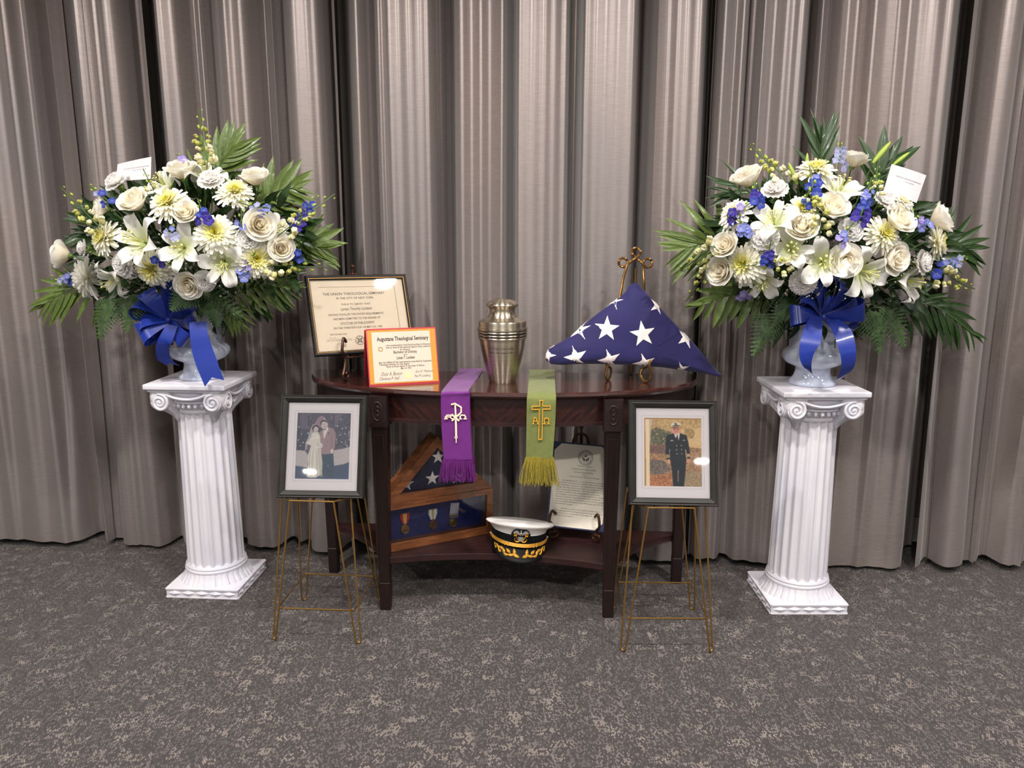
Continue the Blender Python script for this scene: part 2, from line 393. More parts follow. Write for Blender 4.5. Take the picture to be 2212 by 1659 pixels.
for k, fl in enumerate(FOLDS):
    fl = [(px, min(.27, d) if d > .1 else d * .9) for px, d in fl]
    P = [(drape_s(px, d), d, 0) for px, d in fl]
    C = catmull(P, 7); n = len(C)
    top = CEIL - 0.034
    ss = np.array([p.x for p in C]); dd = np.array([p.y for p in C])
    ph = np.array([mnoise.noise(Vector((s_ * 1.9, k * 4.0, 2.0))) for s_ in ss]); lowp = np.where(dd > .085, dd * .95, .016 + .030 * ph)
    def soft(sig, dd=dd):
        w = np.exp(-.5 * ((ss[:, None] - ss[None, :]) / sig) ** 2); gaps = np.abs(np.gradient(ss)); w = w * gaps[None, :]; return (w * dd[None, :]).sum(1) / w.sum(1)
    d_fine, d_low = soft(.0045), soft(.013, lowp)
    mb = MB(); m = len(ROWS)
    for j, rv in enumerate(ROWS):
        for i, p in enumerate(C):
            edge = min(i, n - 1 - i) / 10.0
            hem = 0.024 + 0.008 * math.sin(p.x * 5.1 + k)
            z = hem + (top - hem) * rv
            q = mnoise.noise(Vector((p.x * 2.3, z * 0.55, k * 3.1)))
            q2 = mnoise.noise(Vector((p.x * 3.7 + 9, z * 0.8, k * 1.7)))
            low = max(0.0, 1 - z / 0.75)
            s = p.x + 0.010 * q * min(1, edge) * (1 + low)
            lw = .62 * min(1.0, low * 1.15) ** 1.3; d = d_fine[i] * (1 - lw) + (d_low[i] - .014) * lw + 0.009 * q2
            w = Vector((0, Y0, 0)) + DS * s + DN * d
            mb.v.append((w.x, w.y, z)); mb.c.append((1, 1, 1, 1))
    for j in range(m - 1):
        for i in range(n - 1): mb.f.append((j * n + i, j * n + i + 1, (j + 1) * n + i + 1, (j + 1) * n + i))
    o = mb.build('curtain', M_DRAPE, angle=80)
    tag(o, DR_LABEL[k], 'curtain', 'pleated grey curtains along the wall')
trk = MB().bbox((0, 0.08, CEIL - 0.016), (6.4, 0.06, 0.03), 0.004, 1).build('curtain_track', M_LAMP_RING)
trk.location = (0, Y0, 0); trk.rotation_euler = (0, 0, -YAW)
tag(trk, 'white ceiling track carrying the grey curtains along the wall', 'curtain track')
# ------------------------------------------------------------------ demilune table
M_MAHOG = wood_mat('dark_mahogany', (26, 11, 11), (54, 24, 20), (4, 22, 22), 0.5, 0.0)
M_MAHOG_TOP = wood_mat('mahogany_top', (36, 15, 13), (72, 34, 27), (3, 26, 26), 0.2, 0.9)
M_MAHOG_V = wood_mat('mahogany_leg', (18, 8, 8), (38, 17, 15), (26, 26, 3), 0.45, 0.08)
def flame_mat():
    t = NT('flame_veneer'); tc = t.n('ShaderNodeTexCoord'); sp = t.n('ShaderNodeSeparateXYZ'); t.l(tc.outputs['Object'], sp.inputs[0])
    ax = t.math('ABSOLUTE', sp.outputs[0]); a = t.math('SUBTRACT', sp.outputs[2], t.math('MULTIPLY', ax, 0.9)); b = t.math('ADD', sp.outputs[2], ax)
    cb = t.n('ShaderNodeCombineXYZ'); t.l(t.math('MULTIPLY', a, 60), cb.inputs[0]); t.l(t.math('MULTIPLY', b, 9), cb.inputs[1])
    n1 = t.noise(cb.outputs[0], 1.0, 4, 0.65)
    col = t.mix(t.ramp(n1, 0.38, 0.72), lin((26, 11, 10)), lin((66, 28, 19)))
    t.bsdf(col, 0.3, 0.0, 0.5, 0.5); return t.m
M_FLAME = flame_mat()
TO = Vector((-0.033, 2.79, 0)); TZ = 0.788
table = thing('demilune_table', 'dark mahogany half-round console table with tapered legs and a low shelf', 'table', TO, (0, 0, -YAW))
def sup(t, a, b, e=2.2):
    c, s_ = math.cos(t), math.sin(t)
    return (a * math.copysign(abs(c) ** (2 / e), c), -b * abs(s_) ** (2 / e))
def d_out(a, b, n=64, flat=0.02):
    return [(-a, 0.0)] + [(x, y - flat) for x, y in (sup(math.pi - math.pi * i / n, a, b - flat) for i in range(n + 1))] + [(a, 0.0)]
def slab(name, rings, mat, parent):
    mb = MB(); n = len(rings[0][0])
    for poly, z in rings: mb.v += [(x, y, z) for x, y in poly]; mb.c += [(1, 1, 1, 1)] * n
    for j in range(len(rings) - 1):
        for i in range(n): mb.f.append((j * n + i, j * n + (i + 1) % n, (j + 1) * n + (i + 1) % n, (j + 1) * n + i))
    mb.f.append(tuple(range(n - 1, -1, -1))); mb.f.append(tuple((len(rings) - 1) * n + i for i in range(n)))
    return mb.build(name, mat, parent, angle=30)
slab('tabletop', [(d_out(.690, .366), TZ - .024), (d_out(.697, .373), TZ - .020), (d_out(.700, .378), TZ - .012), (d_out(.699, .377), TZ - .004), (d_out(.695, .373), TZ)], M_MAHOG_TOP, table)
AZ0, AZ1 = 0.672, TZ - .024
def apron(name, t0, t1, z0, z1, a, b, th, mat):
    mb = MB(); n = 28
    for i in range(n + 1):
        t = t0 + (t1 - t0) * i / n; x, y = sup(t, a, b); x2, y2 = sup(t, a - th, b - th)
        mb.v += [(x, y - .02, z0), (x, y - .02, z1), (x2, y2 - .02, z1), (x2, y2 - .02, z0)]; mb.c += [(1, 1, 1, 1)] * 4
    for i in range(n):
        for k in range(4): mb.f.append((4 * i + k, 4 * i + (k + 1) % 4, 4 * i + 4 + (k + 1) % 4, 4 * i + 4 + k))
    mb.f += [(0, 1, 2, 3), (4 * n, 4 * n + 3, 4 * n + 2, 4 * n + 1)]
    return mb.build(name, mat, table, angle=30)
tl = math.acos((.355 / .665) ** 1.1); tr_ = math.acos((.42 / .665) ** 1.1)
apron('apron', math.pi - tl, tl, AZ0 + .012, AZ1, .665, .334, .02, M_FLAME)
apron('apron_bead', math.pi - tl, tl, AZ0, AZ0 + .013, .669, .338, .026, M_MAHOG)
for s_ in (0, 1):
    t0, t1 = (tr_, 0.16) if s_ else (math.pi - 0.16, math.pi - tr_)
    apron('side_apron', t0, t1, AZ0, AZ1, .665, .334, .02, M_MAHOG)
MB().box((0, -.03, (AZ0 + AZ1) / 2), (1.27, .02, AZ1 - AZ0)).build('back_rail', M_MAHOG, table, smooth=False)
def leg(x, y, w0, w1, wtop, y1=None, block=True):
    mb = MB(); y1 = y if y1 is None else y1
    def ringz(z, w, cy, ch=.004):
        h = w / 2; q = [(-h + ch, -h), (h - ch, -h), (h, -h + ch), (h, h - ch), (h - ch, h), (-h + ch, h), (-h, h - ch), (-h, -h + ch)]
        mb.v += [(x + a, cy + b, z) for a, b in q]; mb.c += [(1, 1, 1, 1)] * 8
    zs = [(0, w1, y1), (.10, w1 * 1.08, y1), (.102, w1 * 1.02, y1), (.655, w0, y), (.657, w0 * 1.02, y)]
    if block: zs += [(.660, wtop, y), (AZ1, wtop, y)]
    else: zs += [(AZ1, w0 * 1.02, y)]
    for z, w, cy in zs: ringz(z, w, cy)
    for j in range(len(zs) - 1):
        for k in range(8): mb.f.append((8 * j + k, 8 * j + (k + 1) % 8, 8 * j + 8 + (k + 1) % 8, 8 * j + 8 + k))
    mb.f.append(tuple(range(7, -1, -1))); mb.f.append(tuple(8 * (len(zs) - 1) + k for k in range(8)))
    return mb.build('leg', M_MAHOG_V, table, angle=25)
for s_ in (-1, 1):
    lg = leg(s_ * .386, -.320, .054, .036, .064, -.324)
    cx, cy, cz = s_ * .386, -.3525, .715
    rz = MB(); el = [(cx + .0155 * math.cos(a * math.pi / 16), cy - .001, cz + .031 * math.sin(a * math.pi / 16)) for a in range(32)]
    rz.tube(el, .0022, 6, closed=True)
    rz.ball((cx, cy, cz), .006, 1, (1, .4, 1)); rz.ball((cx, cy, cz + .013), .0045, 1, (1, .5, 1.3)); rz.ball((cx, cy, cz - .014), .004, 1, (1.2, .5, 1))
    for q in (-1, 1):
        rz.tube([(cx + q * .002, cy - .001, cz - .02), (cx + q * .008, cy - .002, cz - .009), (cx + q * .003, cy - .002, cz)], .0016, 5)
        rz.tube([(cx + q * .002, cy - .001, cz + .004), (cx + q * .009, cy - .002, cz + .010), (cx + q * .004, cy - .002, cz + .02)], .0016, 5)
    rz.build('oval_rosette', M_MAHOG, lg)
    pn = MB()
    for q in (-1, 1): pn.box((cx + q * .016, -.3475, .40), (.0022, .002, .46))
    pn.box((cx, -.3475, .632), (.034, .002, .0022))
    pn.build('panel_bead', M_MAHOG, lg, smooth=False)
    leg(s_ * .655, -.045, .05, .036, .05, None, False)
def qb(a, c, b, n=14): return [tuple((Vector(a) * (1 - t) ** 2 + Vector(c) * 2 * t * (1 - t) + Vector(b) * t * t)[:2]) for t in (i / n for i in range(n))]
def shelf_poly(o):
    return qb((-.655, -.045 - o), (-.47, -.13 - o * .5), (-.386 - o * .3, -.335 + o), ) + qb((-.386, -.335 + o), (0, -.205 + o), (.386, -.335 + o)) + qb((.386 + o * .3, -.335 + o), (.47, -.13 - o * .5), (.655, -.045 - o)) + [(.655, -.02), (-.655, -.02)]
SHZ = 0.19
slab('shelf', [(shelf_poly(.004), SHZ - .026), (shelf_poly(0.0), SHZ - .022), (shelf_poly(0.0), SHZ - .0006), (shelf_poly(.0004), SHZ)], M_MAHOG, table)

# ------------------------------------------------------------------ pedestals and vases
def marble_mat():
    t = NT('cast_white_marble'); v = t.coords((6, 6, 3)); n = t.noise(v, 1.5, 5, 0.6)
    col = t.mix(t.ramp(n, 0.42, 0.68), lin((222, 219, 225)), lin((208, 209, 220)))
    t.bsdf(col, 0.45, 0.0, 0.4); return t.m
def glaze_mat():
    t = NT('pale_blue_glaze'); v = t.coords((8, 8, 5)); n = t.noise(v, 1.5, 5, 0.6)
    col = t.mix(t.ramp(n, 0.38, 0.68), lin((202, 208, 224)), lin((174, 182, 204)))
    t.bsdf(col, 0.12, 0.0, 0.5, 0.6); return t.m
M_MARBLE = marble_mat(); M_GLAZE = glaze_mat()
PH, PW, CW = 0.785, 0.132, 0.143
def diamonds():
    mb = MB()
    for side in range(4):
        M = Matrix.Rotation(side * math.pi / 2, 4, 'Z')
        st = len(mb.v)
        for i in range(5):
            x = -.1 + i * .05
            mb.add([(x - .025, -PW, .019), (x, -PW, .032), (x + .025, -PW, .019), (x, -PW, .006), (x, -PW - .008, .019)],
                   [(0, 1, 4), (1, 2, 4), (2, 3, 4), (3, 0, 4)])
        for zz in (.0035, .0345): mb.box((0, -PW - .0012, zz), (.262, .004, .004))
        mb.xf(M, st)
    return mb.mesh('diamond_frieze', smooth=False)
def shaft_mesh():
    NF = 20; per = 8; z0, z1 = .098, .675; rows = [0, .004, .010, .018, .03, .1, .25, .5, .75, .9, .97, .982, .990, .996, 1.0]
    mb = MB(); seg = NF * per
    for rv in rows:
        z = z0 + (z1 - z0) * rv; base = .101 - .009 * rv
        e = min(rv, 1 - rv) * (z1 - z0) / .012; e = math.sqrt(max(0, 1 - (1 - min(1, e)) ** 2))
        for k in range(seg):
            a = 2 * math.pi * k / seg; ph = (k % per) / per
            g = max(0.0, math.sin(math.pi * (ph - .11) / .78)) if .11 < ph < .89 else 0.0
            wide = e if e < 1 else 1.0
            r = base - .0075 * (g ** .7) * wide
            mb.v.append((r * math.cos(a), r * math.sin(a), z)); mb.c.append((1, 1, 1, 1))
    n = len(rows)
    for j in range(n - 1):
        for k in range(seg): mb.f.append((j * seg + k, j * seg + (k + 1) % seg, (j + 1) * seg + (k + 1) % seg, (j + 1) * seg + k))
    mb.lathe([(.108, .078), (.110, .083), (.108, .089), (.104, .091), (.107, .094), (.106, .099), (.1005, .103), (.1, .105)], 64)
    mb.lathe([(.0925, .672), (.0955, .677), (.0955, .683), (.092, .688)], 64)
    return mb.mesh('fluted_shaft', angle=50)
def lotus_mesh():
    mb = MB(); NL = 16; per = 10; seg = NL * per
    rows = [(.0, .128, .0375), (.12, .127, .041), (.35, .120, .050), (.7, .111, .066), (1.0, .107, .080)]
    for rv, r, z in rows:
        for k in range(seg):
            a = 2 * math.pi * k / seg; ph = (k % per) / per; lob = abs(math.sin(math.pi * ph))
            rr = r + (.004 * lob ** .5 - .003) * (1 - rv) + (-.003 if (.44 < ph < .56 and rv < .8) else 0) + (-.0035 if (ph < .06 or ph > .94) and rv < .9 else 0)
            mb.v.append((rr * math.cos(a), rr * math.sin(a), z)); mb.c.append((1, 1, 1, 1))
    for j in range(len(rows) - 1):
        for k in range(seg): mb.f.append((j * seg + k, j * seg + (k + 1) % seg, (j + 1) * seg + (k + 1) % seg, (j + 1) * seg + k))
    return mb.mesh('lotus_base', angle=35)
def capital_mesh():
    mb = MB(); seg = 64
    # core lofted from the round shaft to the square abacus
    prof = [(.684, 0.0, .093), (.70, .05, .1), (.715, .2, .108), (.735, .55, .114), (.752, .8, .12), (.763, .95, .124)]
    for z, q, w in prof:
        for k in range(seg):
            a = 2 * math.pi * k / seg; c, s_ = math.cos(a), math.sin(a)
            sq = w / max(abs(c), abs(s_)); rr = w * (1 - q) + min(sq, w * 1.38) * q
            mb.v.append((rr * c, rr * s_, z)); mb.c.append((1, 1, 1, 1))
    for j in range(len(prof) - 1):
        for k in range(seg): mb.f.append((j * seg + k, j * seg + (k + 1) % seg, (j + 1) * seg + (k + 1) % seg, (j + 1) * seg + k))
    # eggs between the scrolls
    for k in range(32):
        a = 2 * math.pi * k / 32; mb.ball((.109 * math.cos(a), .109 * math.sin(a), .703), .0085, 1, (1, 1, 1.2))
    mb.lathe([(.105, .711), (.116, .714), (.117, .719), (.105, .724)], 48)
    return mb.mesh('capital_bell', angle=45)
def abacus_mesh():
    mb = MB()
    mb.bbox((0, 0, .7755), (2 * CW, 2 * CW, .019), .005, 3); mb.bbox((0, 0, .7625), (2 * CW - .018, 2 * CW - .018, .009), .002, 1)
    return mb.mesh('abacus', angle=40)
def volute_mesh():
    """one corner: two scrolls, one on each face, and the leaf between them; the corner points to -x, -y"""
    mb = MB(); rows = [(.766, .134, .080), (.752, .133, .078), (.738, .1335, .074), (.722, .132, .068), (.706, .125, .058), (.692, .113, .046), (.678, .099, .036), (.664, .086, .026), (.650, .076, .016), (.641, .070, .006)]
    rows = [tuple(v) for v in catmull([Vector(r) for r in rows], 3)]
    for z, k, w in rows:
        e = min(.011, w * .4); sec = [(-.045, -.045), (-k + .010, -k + w), (-k + .003, -k + w * .9), (-k + .0005, -k + e * 1.6), (-k + e * .55, -k + e * .55), (-k + e * 1.6, -k + .0005), (-k + w * .9, -k + .003), (-k + w, -k + .010)]
        mb.v += [(x, y, z) for x, y in sec]; mb.c += [(1, 1, 1, 1)] * 8
    for j in range(len(rows) - 1):
        for q in range(8): mb.f.append((8 * j + q, 8 * j + (q + 1) % 8, 8 * j + 8 + (q + 1) % 8, 8 * j + 8 + q))
    mb.f += [tuple(range(8)), tuple(8 * (len(rows) - 1) + q for q in range(8))]
    for sx in (0, 1):
        st = len(mb.v); pts = []; rad = []; cx, cz = -.0925, .720
        for i in range(52):
            t = i / 51; a = R(80) + t * R(740); r = .0275 * (1 - t) ** 1.0 + .003
            pts.append((cx - r * math.cos(a), -.1295 - .003 * t, cz + r * math.sin(a))); rad.append(.0052 * (1 - .4 * t))
        mb.tube(pts, rad, 8); mb.ball((cx, -.131, cz), .005, 1)
        disc = [(cx + .0295 * math.cos(2 * math.pi * k / 28), cz + .0295 * math.sin(2 * math.pi * k / 28)) for k in range(28)]
        mb.prism(disc, -.1285, -.10, 'y')
        mb.tube(catmull([(cx + .004, -.1285, cz + .030), (-.070, -.128, .748), (-.045, -.126, .738), (-.02, -.124, .732), (0.002, -.123, .7305)], 5), [.0055] * 21, 7)
        mb.tube([(-.128, -.1325, .7605), (-.104, -.1325, .7605)], .0032, 6)
        if sx: mb.xf(Matrix(((0, 1, 0, 0), (1, 0, 0, 0), (0, 0, 1, 0), (0, 0, 0, 1))), st)
    return mb.mesh('corner_volute', angle=45)
PM = {}
for nm, fn in (('diamond_frieze', diamonds), ('fluted_shaft', shaft_mesh), ('lotus_base', lotus_mesh), ('capital_bell', capital_mesh), ('abacus', abacus_mesh), ('corner_volute', volute_mesh)):
    PM[nm] = fn(); PM[nm].materials.append(M_MARBLE)
PM['plinth'] = MB().bbox((0, 0, .019), (2 * PW, 2 * PW, .038), .003, 2).mesh('plinth'); PM['plinth'].materials.append(M_MARBLE)
VP = [(.0, .0), (.072, .0), (.0765, .004), (.0765, .011), (.071, .017), (.063, .026), (.0575, .040), (.056, .052), (.058, .060), (.072, .066), (.090, .075), (.1005, .088), (.103, .099), (.1005, .110), (.092, .119), (.0845, .124), (.083, .128),
      (.082, .134), (.0812, .16), (.0825, .19), (.087, .22), (.096, .245), (.103, .255), (.100, .258), (.085, .25), (.0, .235)]
PM['vase'] = MB().lathe(VP, 64).mesh('vase', angle=50); PM['vase'].materials.append(M_GLAZE)
PEDS = [('left', (-1.105, 2.694, 0), R(-3.9)), ('right', (1.0235, 2.578, 0), 0.0)]
for side, loc, rz in PEDS:
    p = thing('column_pedestal', 'white fluted column pedestal with scroll capital under the %s bouquet' % side, 'pedestal', loc, (0, 0, rz), 'white column pedestals')
    pl = put('plinth', PM['plinth'], None, p); put('diamond_frieze', PM['diamond_frieze'], None, pl)
    put('lotus_base', PM['lotus_base'], None, p); put('fluted_shaft', PM['fluted_shaft'], None, p)
    cp = put('capital_bell', PM['capital_bell'], None, p)
    for k in range(4): put('corner_volute', PM['corner_volute'], None, cp, Matrix.Rotation(k * math.pi / 2, 4, 'Z'))
    put('abacus', PM['abacus'], None, p)
    v = put('flower_vase', PM['vase'], None); v.location = (loc[0], loc[1], PH)
    tag(v, 'pale blue-white glazed urn-shaped vase holding the %s bouquet' % side, 'vase', 'glazed vases on the pedestals')

# ------------------------------------------------------------------ wire plant stands
M_BRASS = plain('brass_wire', (158, 122, 66), 0.35, 0.8)
def stand(cx, cy, rz, label):
    t = thing('wire_plant_stand', label, 'plant stand', (cx, cy, 0), (0, 0, rz), 'brass wire stands holding portraits')
    RT, A, Bc, FT, LO = .468, .112, .070, .137, .108; r = .0029
    top = [(-A, -Bc), (-Bc, -A), (Bc, -A), (A, -Bc), (A, Bc), (Bc, A), (-Bc, A), (-A, Bc)]
    MB().tube([(x, y, RT) for x, y in top], r, 8, closed=True).build('top_ring', M_BRASS, t)
    cr = MB()
    for q in (-.05, 0, .05): cr.tube([(q, -A, RT - .001), (q, A, RT - .001)], r * .8, 6)
    cr.build('cross_wires', M_BRASS, t)
    lo = FT - .012
    MB().tube([(-lo, -lo, LO), (lo, -lo, LO), (lo, lo, LO), (-lo, lo, LO)], r, 8, closed=True).build('lower_ring', M_BRASS, t)
    for sx in (-1, 1):
        for sy in (-1, 1):
            a = Vector((sx * A, sy * Bc, RT)); b = Vector((sx * Bc, sy * A, RT)); fx = Vector((sx * FT, sy * FT, 0)); ux = Vector((sx, -sy, 0)).normalized()
            pts = [a, fx + ux * .009 + Vector((0, 0, .014))]
            for k in range(1, 8):
                an = math.pi * k / 8; pts.append(fx + ux * .009 * math.cos(an) + Vector((0, 0, .0125 - .0095 * math.sin(an))))
            pts += [fx - ux * .009 + Vector((0, 0, .014)), b]
            MB().tube(pts, r, 8).build('hairpin_leg', M_BRASS, t)
    return t
stand(-.6185, 2.402, R(-4.5), 'brass wire stand under the wedding portrait, left of the table')
stand(.489, 2.343, R(-1), 'brass wire stand under the officer portrait, right of the table')
# ------------------------------------------------------------------ frames and paper
M_INK = plain('black_ink', (38, 36, 38), 0.7); M_INK2 = plain('grey_ink', (120, 108, 96), 0.7); M_GOLDINK = plain('gold_ink', (150, 116, 50), 0.6)
M_PAPER = plain('cream_paper', (218, 203, 180), 0.75, var=0.03, vs=12); M_PAPER2 = plain('ivory_paper', (202, 188, 170), 0.75, var=0.02, vs=12)
M_MAT = plain('white_mat_board', (238, 232, 234), 0.8); M_GLASS = glass_mat('picture_glass')
M_FRAME = plain('dark_pewter_frame', (33, 31, 30), 0.55, 0.0, 0.35, 0.0, var=0.25, vs=25)
M_FRAME_BK = plain('black_frame', (30, 26, 25), 0.5, 0.0, 0.3, 0.0); M_GILT = plain('gilt_bead', (176, 136, 78), 0.4, 0.7)
M_BLACK = plain('black_backing', (22, 20, 20), 0.6)
M_PRINT = attr_mat('photographic_print', 0.5, 0.4)

def rect_loft(W, H, rings):
    mb = MB()
    for ins, y in rings:
        mb.v += [(-W / 2 + ins, y, ins), (W / 2 - ins, y, ins), (W / 2 - ins, y, H - ins), (-W / 2 + ins, y, H - ins)]; mb.c += [(1, 1, 1, 1)] * 4
    for j in range(len(rings) - 1):
        for k in range(4): mb.f.append((4 * j + k, 4 * j + (k + 1) % 4, 4 * j + 4 + (k + 1) % 4, 4 * j + 4 + k))
    return mb
def sheet(x0, x1, z0, z1, y, th=.0008): return MB().box(((x0 + x1) / 2, y, (z0 + z1) / 2), (x1 - x0, th, z1 - z0))

class Paint:
    def __init__(s, w, h, c):
        s.w, s.h = w, h; s.a = np.zeros((h, w, 3)); s.a[:] = c
        s.X, s.Y = np.meshgrid((np.arange(w) + .5) / w, (np.arange(h) + .5) / h)
        s.rng = np.random.default_rng(5); s.map = lambda x, y: (x, y)
    def poly(s, pts, c, soft=None):
        q = [s.map(*p) for p in pts]; ins = np.zeros((s.h, s.w), bool); n = len(q)
        for i in range(n):
            (x1, y1), (x2, y2) = q[i], q[(i + 1) % n]
            if y1 == y2: continue
            cond = ((y1 > s.Y) != (y2 > s.Y)) & (s.X < (x2 - x1) * (s.Y - y1) / (y2 - y1) + x1); ins ^= cond
        s.put(ins, c); return ins
    def ell(s, cx, cy, rx, ry, c):
        x, y = s.map(cx, cy); x2, _ = s.map(cx + rx, cy); _, y2 = s.map(cx, cy + ry)
        ins = ((s.X - x) / max(1e-5, abs(x2 - x))) ** 2 + ((s.Y - y) / max(1e-5, abs(y2 - y))) ** 2 < 1; s.put(ins, c); return ins
    def put(s, m, c): s.a[m] = np.array(c, float)
    def speck(s, m, cols, n=1, amt=1.0, size=1):
        h, w = s.h // size + 1, s.w // size + 1
        idx = s.rng.integers(0, len(cols), (h, w)); f = np.array(cols, float)[idx]
        f = np.repeat(np.repeat(f, size, 0), size, 1)[:s.h, :s.w]
        k = s.rng.random((h, w)); k = np.repeat(np.repeat(k, size, 0), size, 1)[:s.h, :s.w, None] * amt
        s.a[m] = (s.a * (1 - k) + f * k)[m]
    def blur(s):
        b = s.a.copy(); b[1:-1, 1:-1] = (s.a[1:-1, 1:-1] * 2 + s.a[:-2, 1:-1] + s.a[2:, 1:-1] + s.a[1:-1, :-2] + s.a[1:-1, 2:]) / 6; s.a = b
    def mesh(s, name, x0, x1, z0, z1, y):
        w, h = s.w, s.h; xs = x0 + (x1 - x0) * np.arange(w) / (w - 1); zs = z1 + (z0 - z1) * np.arange(h) / (h - 1)
        V = np.zeros((h, w, 3)); V[..., 0] = xs[None, :]; V[..., 1] = y; V[..., 2] = zs[:, None]
        i = np.arange(h * w).reshape(h, w); Fq = np.stack([i[:-1, :-1], i[1:, :-1], i[1:, 1:], i[:-1, 1:]], -1).reshape(-1, 4)
        me = bpy.data.meshes.new(name); me.from_pydata(V.reshape(-1, 3).tolist(), [], Fq.tolist()); me.update()
        c = np.clip(s.a / 255.0, 0, 1).reshape(-1, 3); c = np.where(c <= .04045, c / 12.92, ((c + .055) / 1.055) ** 2.4)
        ca = me.color_attributes.new('Col', 'FLOAT_COLOR', 'POINT'); ca.data.foreach_set('color', np.hstack([c, np.ones((len(c), 1))]).astype(np.float32).ravel())
        return me

def wedding_print():
    p = Paint(150, 196, (78, 78, 94))
    def mp(x, y):
        k = (y - 105) / 1380; l = 105 - 55 * k; r_ = 1160 - 20 * k; return ((x - l) / (r_ - l), k)
    p.map = mp; P = p.poly; E = p.ell; full = np.ones((p.h, p.w), bool)
    P([(60, 1180), (1160, 1100), (1160, 1500), (40, 1500)], (72, 86, 112))
    P([(150, 120), (380, 120), (380, 450), (160, 450)], (98, 94, 112)); P([(752, 130), (1000, 130), (960, 420), (752, 400)], (108, 103, 120))
    P([(385, 120), (750, 120), (750, 420), (385, 420)], (86, 86, 100))
    tree = P([(1000, 110), (1165, 110), (1150, 850), (830, 880), (860, 560), (900, 300)], (78, 80, 95)); p.speck(tree, [(60, 64, 80), (100, 100, 112), (84, 86, 100), (120, 118, 126)], amt=.8, size=3)
    tree = P([(95, 380), (180, 450), (330, 560), (290, 760), (250, 900), (80, 890)], (66, 74, 88)); p.speck(tree, [(54, 62, 76), (88, 92, 104), (72, 80, 92)], amt=.8, size=3)
    for x in (325, 365, 780, 815): P([(x - 10, 200 if x in (325, 815) else 260), (x + 10, 200 if x in (325, 815) else 260), (x + 8, 410), (x - 8, 410)], (62, 62, 76))
    for x, y in ((325, 190), (810, 165)): P([(x - 30, y - 8), (x + 30, y - 8), (x + 30, y + 10), (x - 30, y + 10)], (62, 62, 76))
    P([(445, 350), (470, 280), (520, 205), (570, 165), (630, 205), (675, 265), (700, 320), (712, 400), (560, 420)], (148, 122, 138)); P([(575, 175), (640, 220), (690, 310), (712, 400), (700, 400), (660, 280)], (186, 170, 176))
    cl = P([(78, 895), (150, 890), (265, 905), (325, 1000), (310, 1245), (180, 1225), (62, 1210)], (186, 180, 180)); p.speck(cl, [(170, 164, 166), (198, 190, 188)], amt=.6, size=2)
    cl = P([(835, 880), (1000, 850), (1158, 800), (1145, 1115), (1030, 1165), (830, 1203), (812, 960)], (190, 180, 180)); p.speck(cl, [(172, 162, 166), (200, 190, 188)], amt=.6, size=2)
    P([(590, 945), (815, 935), (838, 1250), (820, 1430), (735, 1450), (650, 1380), (600, 1420)], (66, 82, 98)); P([(715, 1180), (728, 1220), (712, 1220)], (190, 196, 204))
    P([(540, 520), (580, 470), (690, 415), (750, 415), (815, 435), (852, 520), (858, 640), (848, 800), (826, 905), (810, 950), (640, 972), (570, 955), (560, 800)], (156, 132, 140))
    P([(770, 560), (790, 640), (775, 870), (760, 900), (765, 700)], (134, 112, 122))
    P([(612, 470), (700, 395), (712, 440), (668, 560), (632, 660), (618, 600)], (222, 216, 210)); P([(615, 465), (648, 445), (672, 445), (650, 465), (622, 470)], (48, 44, 54))
    P([(710, 520), (738, 528), (732, 545), (705, 540)], (60, 50, 60)); P([(690, 455), (722, 455), (715, 472), (690, 474)], (228, 222, 216))
    E(628, 350, 58, 98, (206, 190, 186)); P([(560, 350), (556, 300), (590, 265), (640, 258), (680, 285), (684, 335), (660, 295), (610, 290), (580, 310), (575, 380)], (52, 48, 58))
    for x in (610, 652): E(x, 348, 10, 8, (90, 78, 82))
    P([(612, 398), (655, 394), (640, 412), (622, 412)], (150, 110, 112)); E(684, 345, 9, 24, (226, 214, 208))
    for x, y in ((697, 705), (680, 797)): E(x, y, 9, 9, (110, 90, 98))
    E(790, 905, 30, 48, (218, 206, 202))
    P([(395, 370), (450, 338), (505, 360), (470, 400), (420, 480), (370, 590), (330, 700), (300, 780), (285, 880), (262, 905), (262, 740), (310, 640), (340, 520)], (168, 166, 176))
    dr = P([(400, 525), (440, 500), (520, 505), (552, 600), (556, 700), (575, 900), (605, 1150), (600, 1370), (560, 1400), (475, 1450), (300, 1445), (318, 1200), (325, 950), (372, 800), (300, 765), (270, 745), (330, 690), (370, 600)], (216, 210, 200))
    for x0, x1, c in ((350, 338, 176), (400, 380, 190), (445, 430, 232), (480, 500, 182), (520, 560, 176), (380, 345, 236), (555, 588, 190)): P([(x0, 900), (x0 + 14, 900), (x1 + 20, 1430), (x1, 1430)], (c, c - 6, c - 16))
    P([(300, 790), (370, 780), (330, 880), (280, 900)], (120, 96, 110)); P([(430, 540), (500, 590), (548, 650), (430, 640), (400, 690), (420, 600)], (236, 230, 220)); P([(420, 570), (490, 620), (440, 610)], (170, 164, 160))
    E(468, 440, 52, 66, (212, 196, 192)); P([(398, 470), (400, 410), (430, 372), (480, 358), (522, 392), (528, 450), (505, 410), (460, 395), (428, 420), (425, 480)], (50, 46, 56))
    for x in (452, 490): E(x, 436, 9, 7, (88, 76, 80))
    P([(452, 478), (490, 478), (478, 494), (462, 492)], (150, 106, 110)); P([(430, 500), (500, 510), (510, 540), (470, 530)], (206, 192, 188))
    b = E(530, 790, 74, 68, (224, 218, 210)); p.speck(b, [(240, 236, 228), (150, 146, 148), (228, 222, 214), (196, 190, 188)], amt=1, size=2); P([(500, 850), (560, 850), (545, 930), (515, 900)], (190, 184, 180))
